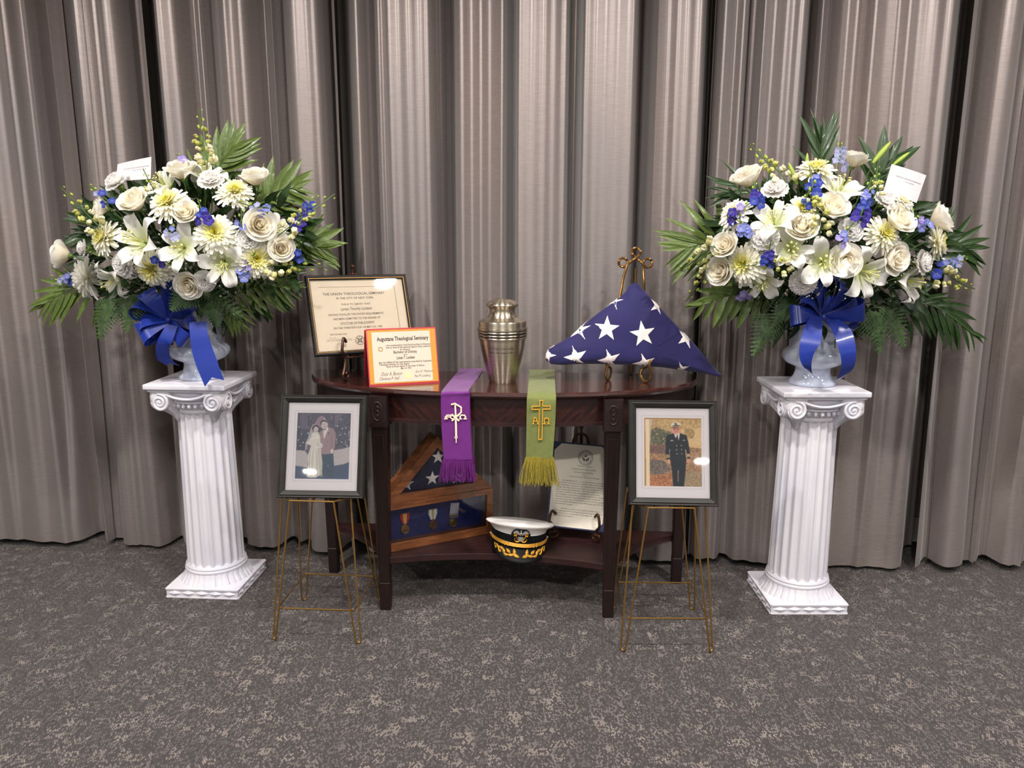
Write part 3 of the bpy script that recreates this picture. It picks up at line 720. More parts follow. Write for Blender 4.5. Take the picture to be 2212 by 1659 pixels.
    for x, y in ((955, 248), (890, 385), (982, 436), (1150, 467), (1035, 540), (1128, 662), (975, 712), (1085, 782), (120, 678), (220, 727), (168, 800), (312, 540), (135, 410), (940, 565), (1120, 500), (1060, 420), (880, 660)): E(x, y, 12, 12, (224, 226, 236))
    for x, y in ((1118, 560), (880, 700), (1050, 720), (185, 540)): P([(x - 6, y - 50), (x + 6, y - 50), (x + 6, y + 50), (x - 6, y + 50)], (150, 150, 162))
    p.a = p.a * .88 + 28; p.blur(); return p  # glare over the picture painted in: all print colours lifted and flattened
def officer_print():
    p = Paint(160, 205, (210, 178, 130)); p.map = lambda x, y: ((x - 75) / 1150, (y - 95) / 1465); P = p.poly; E = p.ell
    m = P([(190, 120), (820, 120), (1230, 120), (1230, 700), (190, 700)], (206, 172, 122)); p.speck(m, [(180, 142, 90), (222, 190, 140), (150, 130, 96), (230, 200, 150)], amt=.8, size=4)
    m = P([(800, 350), (1230, 300), (1230, 780), (950, 780)], (226, 194, 146)); p.speck(m, [(234, 204, 158), (214, 178, 128)], amt=.6, size=4)
    m = P([(880, 330), (1040, 320), (1090, 420), (1040, 540), (900, 520)], (176, 150, 104)); p.speck(m, [(140, 124, 88), (206, 170, 118)], amt=.9, size=3)
    m = P([(200, 380), (330, 300), (470, 360), (620, 400), (560, 560), (500, 640), (330, 700), (200, 640)], (104, 104, 88)); p.speck(m, [(80, 84, 72), (140, 130, 100), (214, 196, 150), (92, 92, 84)], amt=.9, size=3)
    P([(185, 120), (262, 130), (215, 330), (205, 600), (185, 600)], (212, 190, 178))
    m = P([(190, 650), (1230, 740), (1230, 1570), (190, 1570)], (176, 140, 104)); p.speck(m, [(150, 110, 90), (206, 166, 124), (120, 96, 90), (222, 178, 130)], amt=.9, size=3)
    m = P([(190, 680), (520, 660), (560, 860), (190, 860)], (128, 100, 92)); p.speck(m, [(104, 84, 84), (160, 128, 108)], amt=.8, size=3)
    m = P([(190, 980), (480, 1020), (620, 1200), (420, 1310), (190, 1300)], (128, 118, 110)); p.speck(m, [(104, 100, 98), (168, 140, 116), (96, 84, 84)], amt=.9, size=3)
    m = P([(190, 1310), (640, 1300), (660, 1560), (190, 1560)], (196, 128, 90)); p.speck(m, [(214, 140, 96), (150, 104, 84), (226, 176, 130), (120, 90, 80)], amt=.95, size=3)
    m = P([(880, 1250), (1230, 1230), (1230, 1560), (860, 1560)], (166, 150, 122)); p.speck(m, [(140, 136, 116), (206, 176, 130), (180, 128, 100)], amt=.9, size=3)
    S = (46, 52, 58)
    P([(598, 980), (915, 960), (895, 1250), (860, 1570), (655, 1570), (630, 1250)], S); P([(745, 1210), (762, 1215), (758, 1450), (745, 1450)], (176, 150, 124))
    P([(525, 485), (590, 450), (665, 428), (790, 428), (880, 450), (925, 480), (955, 600), (992, 850), (935, 870), (900, 760), (920, 960), (890, 1060), (610, 1060), (592, 990), (585, 760), (580, 885), (508, 890), (502, 640)], S)
    P([(508, 885), (580, 880), (588, 950), (520, 958)], (172, 146, 118)); P([(520, 958), (590, 950), (596, 980), (524, 990)], S); P([(930, 865), (990, 855), (990, 918), (934, 925)], (206, 172, 128)); P([(932, 925), (990, 918), (990, 962), (930, 962)], S)
    P([(584, 750), (592, 760), (585, 870), (576, 870)], (214, 200, 180)); P([(893, 760), (902, 762), (924, 960), (914, 965)], (226, 212, 190))
    E(570, 1030, 32, 48, (226, 170, 148)); E(950, 1010, 36, 44, (224, 160, 140))
    P([(668, 415), (790, 415), (785, 480), (768, 578), (735, 480), (712, 530), (690, 490)], (232, 222, 216)); P([(728, 465), (748, 465), (758, 560), (740, 530)], (34, 36, 42))
    E(715, 355, 82, 90, (222, 156, 138)); E(715, 335, 70, 40, (200, 130, 116)); P([(640, 330), (655, 330), (668, 410), (650, 390)], (214, 200, 188))
    for x in (688, 748): E(x, 335, 12, 9, (110, 70, 66))
    P([(690, 388), (750, 386), (740, 398), (700, 398)], (160, 90, 84)); E(722, 358, 12, 14, (232, 170, 150))
    P([(615, 245), (640, 210), (715, 186), (790, 205), (815, 245), (795, 268), (640, 290), (620, 272)], (238, 228, 212)); P([(640, 268), (715, 250), (795, 252), (795, 265), (715, 268), (642, 285)], (40, 38, 40)); P([(640, 285), (715, 268), (798, 265), (790, 280), (715, 283), (645, 302)], (224, 204, 168)); P([(645, 302), (715, 283), (792, 278), (780, 290), (715, 296), (655, 315)], (40, 36, 38))
    E(710, 232, 28, 30, (44, 42, 46)); E(710, 232, 15, 18, (206, 190, 150))
    P([(602, 574), (665, 570), (670, 590), (606, 594)], (214, 206, 186)); P([(835, 578), (860, 568), (868, 560), (880, 568), (905, 572), (880, 582)], (214, 206, 186))
    for x, y in ((725, 690), (820, 684), (728, 776), (823, 770), (731, 864), (827, 860)): E(x, y, 12, 12, (206, 194, 160))
    P([(75, 95), (1230, 95), (1230, 128), (75, 128)], (188, 146, 86)); P([(75, 95), (122, 95), (126, 1565), (75, 1565)], (186, 144, 88)); P([(104, 130), (185, 130), (190, 1565), (122, 1565)], (246, 224, 186))
    p.blur(); return p
def portrait(name, loc, rot, W, H, label, pr, pmeta):
    t = thing(name, label, 'photo frame', loc, rot, 'framed portraits on the wire stands')
    fr = rect_loft(W, H, [(.006, .016), (0, .014), (0, -.006), (.003, -.010), (.006, -.0085), (.010, -.011), (.020, -.006), (.0235, -.002), (.0235, .012)]).build('frame', M_FRAME, t, angle=30)
    MB().box((0, .0145, H / 2), (W - .014, .003, H - .014)).build('backing_board', M_BLACK, t, smooth=False)
    ix, (x0, x1, z0, z1) = .0235, pmeta
    mt = rect_loft(W - 2 * ix + .004, H - 2 * ix + .004, [(0, .006), (.0105, .006), (.0113, .0068), (.012, .006), (.022, .006)])
    # mat: outer board and the opening around the print
    mb = MB(); a, b = W / 2 - ix + .002, (ix - .002, H - ix + .002)
    yb = .005
    for (p0, p1, q0, q1) in ((-a, x0, b[0], b[1]), (x1, a, b[0], b[1]), (x0, x1, b[0], z0), (x0, x1, z1, b[1])):
        mb.box(((p0 + p1) / 2, yb, (q0 + q1) / 2), (p1 - p0, .0016, q1 - q0))
    mo = mb.build('mat_board', M_MAT, t, smooth=False)
    e = .0075; ln = MB()
    for (p0, p1, q0, q1) in ((x0 - e, x1 + e, z0 - e, z0 - e + .0007), (x0 - e, x1 + e, z1 + e - .0007, z1 + e), (x0 - e, x0 - e + .0007, z0 - e, z1 + e), (x1 + e - .0007, x1 + e, z0 - e, z1 + e)):
        ln.box(((p0 + p1) / 2, yb - .0009, (q0 + q1) / 2), (p1 - p0, .0006, q1 - q0))
    ln.build('mat_groove', plain('mat_groove_line', (196, 186, 192), 0.8), mo, smooth=False)
    put('print', pr.mesh('print', x0 - .001, x1 + .001, z0 - .001, z1 + .001, yb + .0006), M_PRINT, t)
    MB().box((0, .001, H / 2), (W - .044, .0012, H - .044)).build('glass', M_GLASS, t, smooth=False)
    # fold-out foot behind
    MB().prism([(-.03, .012), (.03, .012), (.02, H * .72), (-.02, H * .72)], .017, .020).build('back_strut', M_BLACK, t, smooth=False)
    return t
portrait('portrait_frame', (-.6037, 2.305, .4725), (R(-18), 0, R(-2.5)), .277, .3255, 'dark grey framed black-and-white wedding portrait of a couple', wedding_print(), (-.0855, .0865, .0600, .2690))
portrait('portrait_frame', (.4937, 2.2365, .4725), (R(-18), 0, R(-3)), .272, .3235, 'dark grey framed colour portrait of an officer in navy uniform', officer_print(), (-.0865, .0885, .0590, .2690))
M_DARKBASE = plain('dark_easel_foot', (44, 36, 30), 0.4)
for x, y, rz, sd in ((-.6037, 2.315, R(-2.5), 'wedding'), (.4937, 2.247, R(-3), 'officer')):
    e_ = MB().bbox((0, .03, .0015), (.13, .06, .003), .001, 1).build('easel_foot', M_DARKBASE); 
    e_.location = (x, y, .4712); e_.rotation_euler = (0, 0, rz); tag(e_, 'thin dark rest plate beneath the %s portrait frame' % sd, 'rest plate', 'rest plates on the wire stands')

# ------------------------------------------------------------------ diploma in its frame
DW, DH = .364, .284
DLOC, DROT = (-.5066, 2.66, .878), (R(-21), R(.6), R(28))
dip = thing('framed_diploma', 'black and gilt framed cream diploma leaning on a bronze easel', 'diploma', DLOC, DROT)
rect_loft(DW, DH, [(.003, .012), (0, .010), (0, -.004), (.003, -.007), (.0085, -.006), (.0098, -.003)]).build('frame', M_FRAME_BK, dip, angle=30)
rect_loft(DW, DH, [(.0098, -.003), (.0100, -.0048), (.0114, -.0048), (.0117, -.003)]).build('gilt_bead', M_GILT, dip, angle=30)
rect_loft(DW, DH, [(.0115, -.003), (.013, -.004), (.0145, -.002), (.0148, .004)]).build('inner_lip', M_FRAME_BK, dip, angle=30)
MB().box((0, .009, DH / 2), (DW - .01, .003, DH - .01)).build('backing_board', M_BLACK, dip, smooth=False)
sheet(-DW / 2 + .013, DW / 2 - .013, .013, DH - .013, .006).build('mat_board', M_PAPER, dip, smooth=False)
pl_ = MB(); q0, q1, r0, r1 = -DW / 2 + .042, DW / 2 - .046, .030, DH - .040
for (p0, p1, s0, s1) in ((q0, q1, r1 - .0008, r1), (q1 - .0012, q1, r0, r1)): pl_.box(((p0 + p1) / 2, .0052, (s0 + s1) / 2), (p1 - p0, .0006, s1 - s0))
pl_.build('sheet_edge', M_INK2, dip, smooth=False)
M_INKB = plain('brown_grey_ink', (92, 80, 72), 0.7)
def dl(u): return -DW / 2 + u * DW
def dv(v): return DH * (1 - v)
for tx, u0, u1, v, h, sh in (('THE UNION THEOLOGICAL SEMINARY', .15, .765, .245, .0088, 0), ('IN THE CITY OF NEW YORK', .275, .645, .300, .0076, 0), ('THIS IS TO CERTIFY THAT', .315, .605, .376, .0064, 0),
        ('Lyman Timothy Lundeen', .305, .615, .440, .0100, .25), ('HAVING FULFILLED THE STATED REQUIREMENTS', .18, .725, .505, .0070, 0), ('HAS BEEN ADMITTED TO THE DEGREE OF', .222, .685, .560, .0070, 0),
        ('DOCTOR OF PHILOSOPHY', .288, .622, .622, .0088, 0), ('ON THE TWENTIETH DAY OF MAY A.D. 1969', .213, .690, .675, .0070, 0), ('FOR THE DIRECTORS', .172, .332, .748, .0048, 0), ('FOR THE FACULTY', .575, .71, .748, .0048, 0)):
    text_line('printed_line', tx, dl(u0), dl(u1), dv(v), h, .0050, M_INKB, dip, sh, .004)
def squiggle(mb, x0, x1, z, h, n, y, w, seed):
    rr = random.Random(seed); pts = []
    for i in range(n):
        t = i / (n - 1); up = (i % 2) * (h * (1.6 if rr.random() < .25 else .7) * rr.uniform(.6, 1.2))
        pts.append((x0 + (x1 - x0) * t + rr.uniform(-.3, .3) * (x1 - x0) / n, 0, z + up))
    pts = catmull(pts, 4); mb.stroke([(p.x, p.z) for p in pts], w, y, y - .0003); return mb
sg = squiggle(MB(), dl(.135), dl(.375), dv(.812), .006, 22, .0052, .0006, 3); sg.stroke([(dl(.13), dv(.818)), (dl(.38), dv(.818))], .0004, .0052, .0049)
sg.build('signature', M_INK2, dip, smooth=False)
def circle2(cx, cz, r, n=36): return [(cx + r * math.cos(2 * math.pi * i / n), cz + r * math.sin(2 * math.pi * i / n)) for i in range(n)]
se = MB(); sx, sz = dl(.452), dv(.828)
for r_, w in ((.0165, .0012), (.0135, .0005)): se.stroke(circle2(sx, sz, r_), w, .0052, .0048, True)
for k in range(4):
    a = R(45 + 90 * k); se.stroke([(sx + .003 * math.cos(a), sz + .003 * math.sin(a)), (sx + .012 * math.cos(a), sz + .012 * math.sin(a))], .004, .0052, .0048)
se.stroke([(sx - .012, sz), (sx + .012, sz)], .0008, .0052, .0048); se.stroke([(sx, sz - .012), (sx, sz + .012)], .0008, .0052, .0048)
se.build('seal', M_INKB, dip, smooth=False)
MB().box((0, .0005, DH / 2), (DW - .028, .001, DH - .028)).build('glass', M_GLASS, dip, smooth=False)

# ------------------------------------------------------------------ certificate folder
M_RED = plain('red_leatherette', (172, 36, 52), 0.45, bump=.15, bs=500); M_ORANGE = plain('orange_moire', (208, 130, 20), 0.5, var=.06, vs=40)
M_MAROON = plain('maroon_lining', (112, 22, 34), 0.6)
cf = thing('certificate_folder', 'red and orange folder standing open like a tent showing an ivory certificate', 'certificate', (-.3622, 2.552, TZ + .0015), (0, 0, R(15.8)))
CWd, CHt, ct = .231, .189, R(18.8)
fp = thing  # keep helper name short below
Mf = Matrix.Rotation(-ct, 4, 'X')
MB().bbox((0, .002, CHt / 2), (CWd + .008, .004, CHt + .006), .0015, 2).build('front_cover', M_RED, cf, M=Mf)
fc = MB().box((0, -.0006, CHt / 2 + .002), (CWd, .0012, CHt - .004)).build('orange_lining', M_ORANGE, cf, smooth=False, M=Mf)
top = Mf @ Vector((0, .002, CHt + .001)); bk = R(24)
Mb = Matrix.Translation(top) @ Matrix.Rotation(bk, 4, 'X')
hb = (top.z - .001) / math.cos(bk)
MB().bbox((-.004, .002, -hb / 2), (CWd + .008, .004, hb), .0015, 2).build('back_cover', M_RED, cf, M=Mb)
MB().box((-.004, -.0008, -hb / 2), (CWd - .002, .0012, hb - .004)).build('back_lining', M_MAROON, cf, smooth=False, M=Mb)
MB().tube([(-CWd / 2 - .002, top.y, top.z), (CWd / 2 + .002, top.y, top.z)], .004, 8).build('spine', M_RED, cf)
cs = sheet(-.101, .097, .008, CHt - .008, -.0018).build('certificate_sheet', M_PAPER2, cf, smooth=False, M=Mf)
def cu(u): return -CWd / 2 + u * CWd
def cv(v): return CHt * (1 - v)
for tx, u0, u1, v, h, sh, b in (('Augustana Theological Seminary', .135, .895, .205, .0135, 0, .022), ('n the recommendation of the Faculty the Board of Directors', .26, .915, .305, .0062, 0, .006), ('have by virtue of the authority vested in them conferred', .26, .915, .345, .0062, 0, .006),
        ('the degree of', .46, .61, .385, .0056, 0, .006), ('Bachelor of Divinity', .365, .71, .440, .0092, 0, .012), ('upon', .51, .565, .478, .0048, 0, .006), ('Lyman T. Lundeen', .405, .672, .545, .0098, 0, .014),
        ('who has fulfilled all the requirements prescribed by Augustana', .14, .915, .612, .0062, 0, .006), ('Theological Seminary for that degree.', .145, .59, .650, .0062, 0, .006), ('Given at Rock Island, in the State of Illinois.', .245, .81, .690, .0062, 0, .006), ('May 16, 1955.', .455, .61, .728, .0058, .3, .004)):
    text_line('printed_line', tx, cu(u0), cu(u1), cv(v), h, -.0026, M_INK, cf, sh, b).matrix_local = Mf
og = MB().stroke(circle2(cu(.18), cv(.355), .0065, 28), .0022, -.0024, -.0028, True)
for a in range(4): og.ball((cu(.18) + .0085 * math.cos(R(45 + 90 * a)), -.0025, cv(.355) + .0085 * math.sin(R(45 + 90 * a))), .0012, 1, (1, .3, 1))
og.build('illuminated_initial', M_GOLDINK, cf, M=Mf)
for tx, u0, u1, v, h in (('Oscar A. Benson', .165, .47, .835, .0125), ('Clarence P. Hall', .135, .43, .915, .0110), ('Karl E. Mattson', .665, .925, .805, .0080), ('Paul M. Lindberg', .645, .89, .885, .0085)):
    text_line('signature', tx, cu(u0), cu(u1), cv(v), h, -.0026, M_INK, cf, .55, -.008).matrix_local = Mf
sl = MB().prism(circle2(cu(.56), cv(.85), .0115, 32), -.0023, -.0028); sl.stroke(circle2(cu(.56), cv(.85), .0095, 32), .0008, -.0028, -.0032, True); sl.prism([(cu(.56) - .005, cv(.865)), (cu(.56) + .005, cv(.865)), (cu(.56) + .004, cv(.835)), (cu(.56) - .004, cv(.835))], -.0028, -.0032)
sl.build('gold_seal', plain('pale_gold_foil', (236, 206, 150), 0.4), cf, M=Mf)

# ------------------------------------------------------------------ easels
M_BRONZE = plain('bronze_rod', (86, 58, 44), 0.35, 0.7, var=.2, vs=60)
M_GOLDROD = plain('antique_gold_rod', (140, 104, 58), 0.35, 0.8, var=.15, vs=60)
def curl(c, r0, r1, a0, a1, n=16, plane='yz'):
    out = []
    for i in range(n + 1):
        t = i / n; r = r0 + (r1 - r0) * t; a = a0 + (a1 - a0) * t
        out.append(Vector((c[0], c[1] + r * math.cos(a), c[2] + r * math.sin(a))) if plane == 'yz' else Vector((c[0] + r * math.cos(a), c[1], c[2] + r * math.sin(a))))
    return out
def easel(label, loc, rz, tilt, half, hook_z, top_z, scale=1.0, lip=.05):
    """bronze scroll easel: hooks hold a panel whose face leans back by tilt; origin at the foot of the panel on the surface"""
    t = thing('bronze_easel', label, 'easel', loc, (0, 0, rz), 'bronze scroll easels'); r = .0050 * scale
    s_, c_ = math.sin(tilt), math.cos(tilt)
    def fp_(x, d, h): return Vector((x, hook_b + h * s_ - d * c_, hook_z + h * c_ + d * s_))     # d in front of the panel's back plane
    hook_b = 0.018
    for sx in (-1, 1):
        x = sx * half
        pts = [fp_(x, .034, .040) + Vector((0, .010, -.006)), fp_(x, .040, .046), fp_(x, .046, .040), fp_(x, .046, .018), fp_(x, .040, .000), fp_(x, .022, -.010), fp_(x, .012, -.020)]
        z1 = pts[-1].z; y1 = pts[-1].y
        pts += [Vector((x, y1 - .006, z1 * .68)), Vector((x, y1 - .018, max(.03, z1 * .40))), Vector((x, y1 - .022, .022)), Vector((x, y1 - .014, .008)), Vector((x, y1 + .000, r)), Vector((x, y1 + .015, .009)), Vector((x, y1 + .018, .021)), Vector((x, y1 + .008, .028)), Vector((x, y1 + .001, .022))]
        bx, by_ = pts[6].x, pts[6].y; sn, cn = math.sin(R(42)), math.cos(R(42))
        pts = [Vector((bx - sx * (p.y - by_) * sn, by_ + (p.y - by_) * cn, p.z)) for p in pts]
        MB().tube(catmull(pts, 5), r, 8).build('scroll_hook', M_BRONZE, t)
        b0 = fp_(x, .010, -.014); apex = fp_(0, -.012, top_z)
        MB().tube(catmull([b0, fp_(x * .98, -.008, .02), fp_(x * .72, -.012, top_z * .55), fp_(x * .34, -.012, top_z * .93), fp_(x * .08, -.012, top_z * 1.0)], 6), r, 8).build('side_rod', M_BRONZE, t)
    MB().tube([fp_(-half, .004, -.013), fp_(half, .004, -.013)], r * .9, 8).build('cross_rod', M_BRONZE, t)
    ap = fp_(0, -.012, top_z)
    rear = Vector((0, ap.y + .045, r))
    MB().tube(catmull([ap + Vector((0, 0, .006)), ap + Vector((0, .01, -.03)), Vector((0, ap.y + .028, ap.z * .45)), rear], 6), r, 8).build('rear_leg', M_BRONZE, t)
    MB().ball(ap + Vector((0, 0, .026 * scale)), .0085 * scale, 2).tube([ap, ap + Vector((0, 0, .022 * scale))], r * .9, 8).ball(ap, .0075 * scale, 1).build('ball_finial', M_BRONZE, t)
    return t
easel('bronze scroll easel with ball finial holding the framed diploma', (DLOC[0] + .0, DLOC[1] - .002, TZ), DROT[2], R(21), .078, .090, .292)
# ------------------------------------------------------------------ cremation urn
def brushed_mat():
    t = NT('brushed_pewter_brass'); v = t.coords((2, 2, 260)); n = t.noise(v, 1.0, 3, .6)
    col = t.mix(t.ramp(n, .3, .7), lin((170, 158, 138)), lin((198, 188, 170)))
    b = t.bsdf(col, .33, 1.0, .5); b.inputs['Anisotropic'].default_value = .85; b.inputs['Anisotropic Rotation'].default_value = .25
    tg = t.n('ShaderNodeTangent'); tg.direction_type = 'RADIAL'; tg.axis = 'Z'; t.l(tg.outputs[0], b.inputs['Tangent'])
    return t.m
M_URN = brushed_mat(); M_URNBLK = plain('blackened_groove', (24, 22, 20), .4, .5)
UC = Vector((-.0325, 2.612, TZ))
urn = thing('cremation_urn', 'brushed pewter cremation urn with banded shoulder and domed lid', 'urn', UC)
body = [(0, .0), (.046, .0), (.0475, .003), (.049, .010), (.0555, .037), (.063, .064), (.0695, .092), (.0745, .117), (.078, .14), (.0797, .150)]
MB().lathe(body, 96).build('urn_body', M_URN, urn, angle=50)
MB().lathe([(.0797, .150), (.0830, .1515), (.0840, .1545), (.0830, .1575), (.0815, .1585)], 96).build('band', M_URN, urn)
MB().lathe([(.0815, .1585), (.0815, .1610)], 96).build('groove', M_URNBLK, urn)
MB().lathe([(.0815, .1610), (.0845, .1622), (.0855, .165), (.0845, .1672), (.0820, .1683)], 96).build('band', M_URN, urn)
MB().lathe([(.0818, .1683), (.0818, .1715)], 96).build('groove', M_URNBLK, urn)
MB().lathe([(.0820, .1715), (.0848, .1725), (.0857, .1755), (.0845, .178), (.0820, .1788)], 96).build('band', M_URN, urn)
MB().lathe([(.0818, .1788), (.0818, .1805)], 96).build('groove', M_URNBLK, urn)
MB().lathe([(.0822, .1805), (.0855, .1815), (.0857, .1875), (.0835, .1885), (.0822, .189), (.0815, .2075), (.0795, .2105), (.066, .2165), (.0525, .2225)], 96).build('shoulder', M_URN, urn, angle=30)
MB().lathe([(.0525, .2225), (.0478, .2285), (.0445, .236), (.0432, .243), (.0445, .250), (.0480, .256), (.0540, .2605), (.0555, .2625), (.0550, .2665), (.0535, .2685), (.0440, .2755), (.0300, .2815), (.0140, .285), (.0, .286)], 96).build('lid', M_URN, urn, angle=45)
def urn_r(z):
    for (r0, z0), (r1, z1) in zip(body[1:], body[2:]):
        if z0 <= z <= z1: return r0 + (r1 - r0) * (z - z0) / (z1 - z0)
    return .078
def urn_warp(x, y, z):
    r = urn_r(z) + .0004; a = x / .076 - math.pi / 2; return (r * math.cos(a), r * math.sin(a), z)
M_ENGR = plain('engraved_black', (40, 36, 32), .5)
text_line('engraved_line', 'Rev. Dr. Lyman Timothy Lundeen', -.048, .040, .1205, .0068, 0, M_ENGR, urn, 0, .002, urn_warp)
text_line('engraved_line', 'April 11, 1930 - August 16, 2021', -.048, .038, .1065, .0066, 0, M_ENGR, urn, 0, .002, urn_warp)

# ------------------------------------------------------------------ stoles
M_PURPLE = plain('purple_stole_cloth', (104, 29, 118), .75, 0, .25, 0, .35, var=.08, vs=60, bump=.2, bs=700)
M_GREEN = plain('olive_green_stole_cloth', (110, 118, 62), .75, 0, .25, 0, .3, var=.08, vs=60, bump=.2, bs=700)
M_WHITEAPP = plain('cream_embroidery', (240, 222, 196), .6, 0, .3); M_GOLDTH = plain('gold_embroidery_thread', (232, 164, 42), .45, 0, .5, bump=.25, bs=900)
M_PFR = plain('purple_fringe', (104, 34, 112), .6, var=.3, vs=300); M_GFR = plain('olive_fringe', (152, 138, 52), .6, var=.3, vs=300)
def stole(name, label, Le, Ri, mat, th=.0016):
    t = thing(name, label, 'stole', (0, 0, 0))
    L = catmull(Le, 5); Rr = catmull(Ri, 5); mb = MB(); n = len(L); m = 6
    for lay in (0, 1):
        for i in range(n):
            d = (Rr[i] - L[i]); tg = (L[min(i + 1, n - 1)] - L[max(i - 1, 0)]).normalized(); nn = d.cross(tg).normalized()
            if nn.y > 0 and abs(nn.z) < .5: nn = -nn
            if nn.z < -.5: nn = -nn
            for k in range(m + 1):
                w = .0010 * math.sin(i * .45 + k * 1.1) * (1 if i > 6 else 0)
                mb.v.append(tuple(L[i] + d * (k / m) + nn * (lay * th + w))); mb.c.append((1, 1, 1, 1))
    q = m + 1
    for lay in (0, 1):
        o = lay * n * q
        for i in range(n - 1):
            for k in range(m): mb.f.append((o + i * q + k, o + i * q + k + 1, o + (i + 1) * q + k + 1, o + (i + 1) * q + k))
    o = n * q
    for i in range(n - 1):
        for k in (0, m): mb.f.append((i * q + k, (i + 1) * q + k, o + (i + 1) * q + k, o + i * q + k))
    mb.build('cloth_band', mat, t, angle=60)
    return t
def fringe(parent, a, b, mat, z1, spread, n=95, seed=1):
    rr = random.Random(seed); mb = MB()
    for i in range(n):
        t = i / (n - 1); p = a.lerp(b, t); k = (t - .5) * 2
        ln = (p.z - z1) * rr.uniform(.88, 1.05); dx = k * spread * rr.uniform(.6, 1.1) + rr.uniform(-.004, .004); y = rr.uniform(-.005, .006)
        pts = [p, p + Vector((dx * .45, y * .5, -ln * .35)), p + Vector((dx * .85 + rr.uniform(-.003, .003), y, -ln * .75)), p + Vector((dx + rr.uniform(-.004, .004), y + rr.uniform(-.003, .003), -ln))]
        mb.tube(pts, [.0009, .0010, .0010, .0011], 4)
    return stuff(mb.build('fringe', mat, parent))
ZT = TZ + .0012; YH = 2.402
def hang(x, y, dy=0.0): return at(x, y, YH + dy)
def px_line(px): return [hang(x, y) for x, y in px]
pL = [atz(994, 797, ZT), atz(974, 821, ZT), atz(957, 841, ZT), at(953.5, 849, 2.407), hang(952.5, 860), hang(953, 900), hang(955.5, 945), hang(959, 994)]
pR = [atz(1046, 797, ZT), atz(1032, 817, ZT), atz(1016, 837, ZT), at(1013, 846, 2.398), hang(1012.5, 858, -.006), hang(1013.5, 900, -.006), hang(1016, 945, -.006), hang(1018.5, 992, -.006)]
ps = stole('clergy_stole', 'purple clergy stole with cream cross monogram draped over the table front', pL, pR, M_PURPLE)
fringe(ps, hang(958, 991, -.002), hang(1019.5, 990, -.006), M_PFR, hang(990, 1040).z, .014, 105, 2)
# second layer of the band showing behind its right edge
p2 = [v + Vector((.004, .010, -.0005)) for v in pR[3:]]; p3 = [v + Vector((-.012, .010, -.0005)) for v in pR[3:]]
bl = MB(); A_, B_ = catmull(p3, 4), catmull(p2, 4)
for a_, b_ in zip(A_, B_): bl.v += [tuple(a_), tuple(b_)]; bl.c += [(1, 1, 1, 1)] * 2
for i in range(len(A_) - 1): bl.f.append((2 * i, 2 * i + 1, 2 * i + 3, 2 * i + 2))
bl.build('under_band', M_PURPLE, ps)
fringe(ps, hang(1006, 985, .008), hang(1024, 984, .006), M_PFR, hang(1012, 1034).z, .006, 30, 5)
gL = [atz(1143, 799, ZT), atz(1142, 822, ZT), atz(1140, 845, ZT), at(1139, 855, 2.400), hang(1138, 866, -.014), hang(1137.5, 900, -.014), hang(1137, 945, -.014), hang(1136, 990, -.014)]
gR = [atz(1197, 799, ZT), atz(1198.5, 822, ZT), atz(1200, 845, ZT), at(1201, 855, 2.396), hang(1201, 866, -.019), hang(1200, 900, -.019), hang(1197, 945, -.019), hang(1193.5, 990, -.019)]
gs = stole('clergy_stole', 'olive green clergy stole with gold cross draped over the table front', gL, gR, M_GREEN)
fringe(gs, hang(1135, 988, -.016), hang(1194.5, 987, -.02), M_GFR, hang(1163, 1044).z, .020, 115, 7)
_ek = [0]
def emblem(parent, mat, strokes, Yp, name, zoom=(5.722, 920, 780), thick=.0016):
    for pts, w, closed in strokes:
        q = [at(zoom[1] + x / zoom[0], zoom[2] + y / zoom[0], Yp) for x, y in pts]
        _ek[0] += 1; of = .00022 * (_ek[0] % 7)
        MB().stroke([(p.x, p.z) for p in q], w, Yp, Yp - thick - of, closed).build(name, mat, parent, smooth=False)
YP = YH - .0072
emblem(ps, M_WHITEAPP, [([(362, 540), (366, 620), (370, 700)], .0052, False), ([(369, 690), (372, 800), (375, 930)], .0062, False), ([(372, 925), (360, 940), (374, 962), (388, 940), (376, 925)], .0028, False), ([(375, 955), (375, 1008)], .0030, False),
    ([(312, 536), (360, 524), (436, 570), (437, 630), (392, 680)], .0046, False), ([(318, 655), (412, 738)], .0050, False), ([(410, 655), (322, 738)], .0050, False),
    ([(226, 712), (262, 712), (240, 690), (262, 668), (315, 668)], .0038, False), ([(258, 690), (300, 690), (318, 711), (335, 711)], .0032, False), ([(300, 690), (318, 672)], .0032, False),
    ([(412, 712), (436, 712), (420, 690), (436, 668), (478, 668), (492, 690), (474, 712), (506, 712)], .0038, False)], YP, 'chi_rho_stroke')
YG = YH - .0200
emblem(gs, M_GOLDTH, [([(1408, 485), (1445, 485), (1445, 557), (1537, 555), (1537, 594), (1444, 594), (1434, 966), (1392, 966), (1402, 596), (1312, 594), (1312, 557), (1406, 557)], .0022, True)], YG, 'cross_outline')
emblem(gs, M_GOLDTH, [([(1316, 774), (1336, 774)], .0020, False), ([(1326, 772), (1340, 702), (1364, 702), (1382, 772)], .0024, False), ([(1334, 742), (1374, 742)], .0018, False), ([(1372, 775), (1392, 775)], .0020, False),
    ([(1330, 700), (1366, 700)], .0018, False), ([(1448, 774), (1472, 774), (1462, 745), (1464, 715), (1490, 702), (1518, 715), (1520, 745), (1508, 774), (1530, 774)], .0026, False)], YG, 'greek_letter')

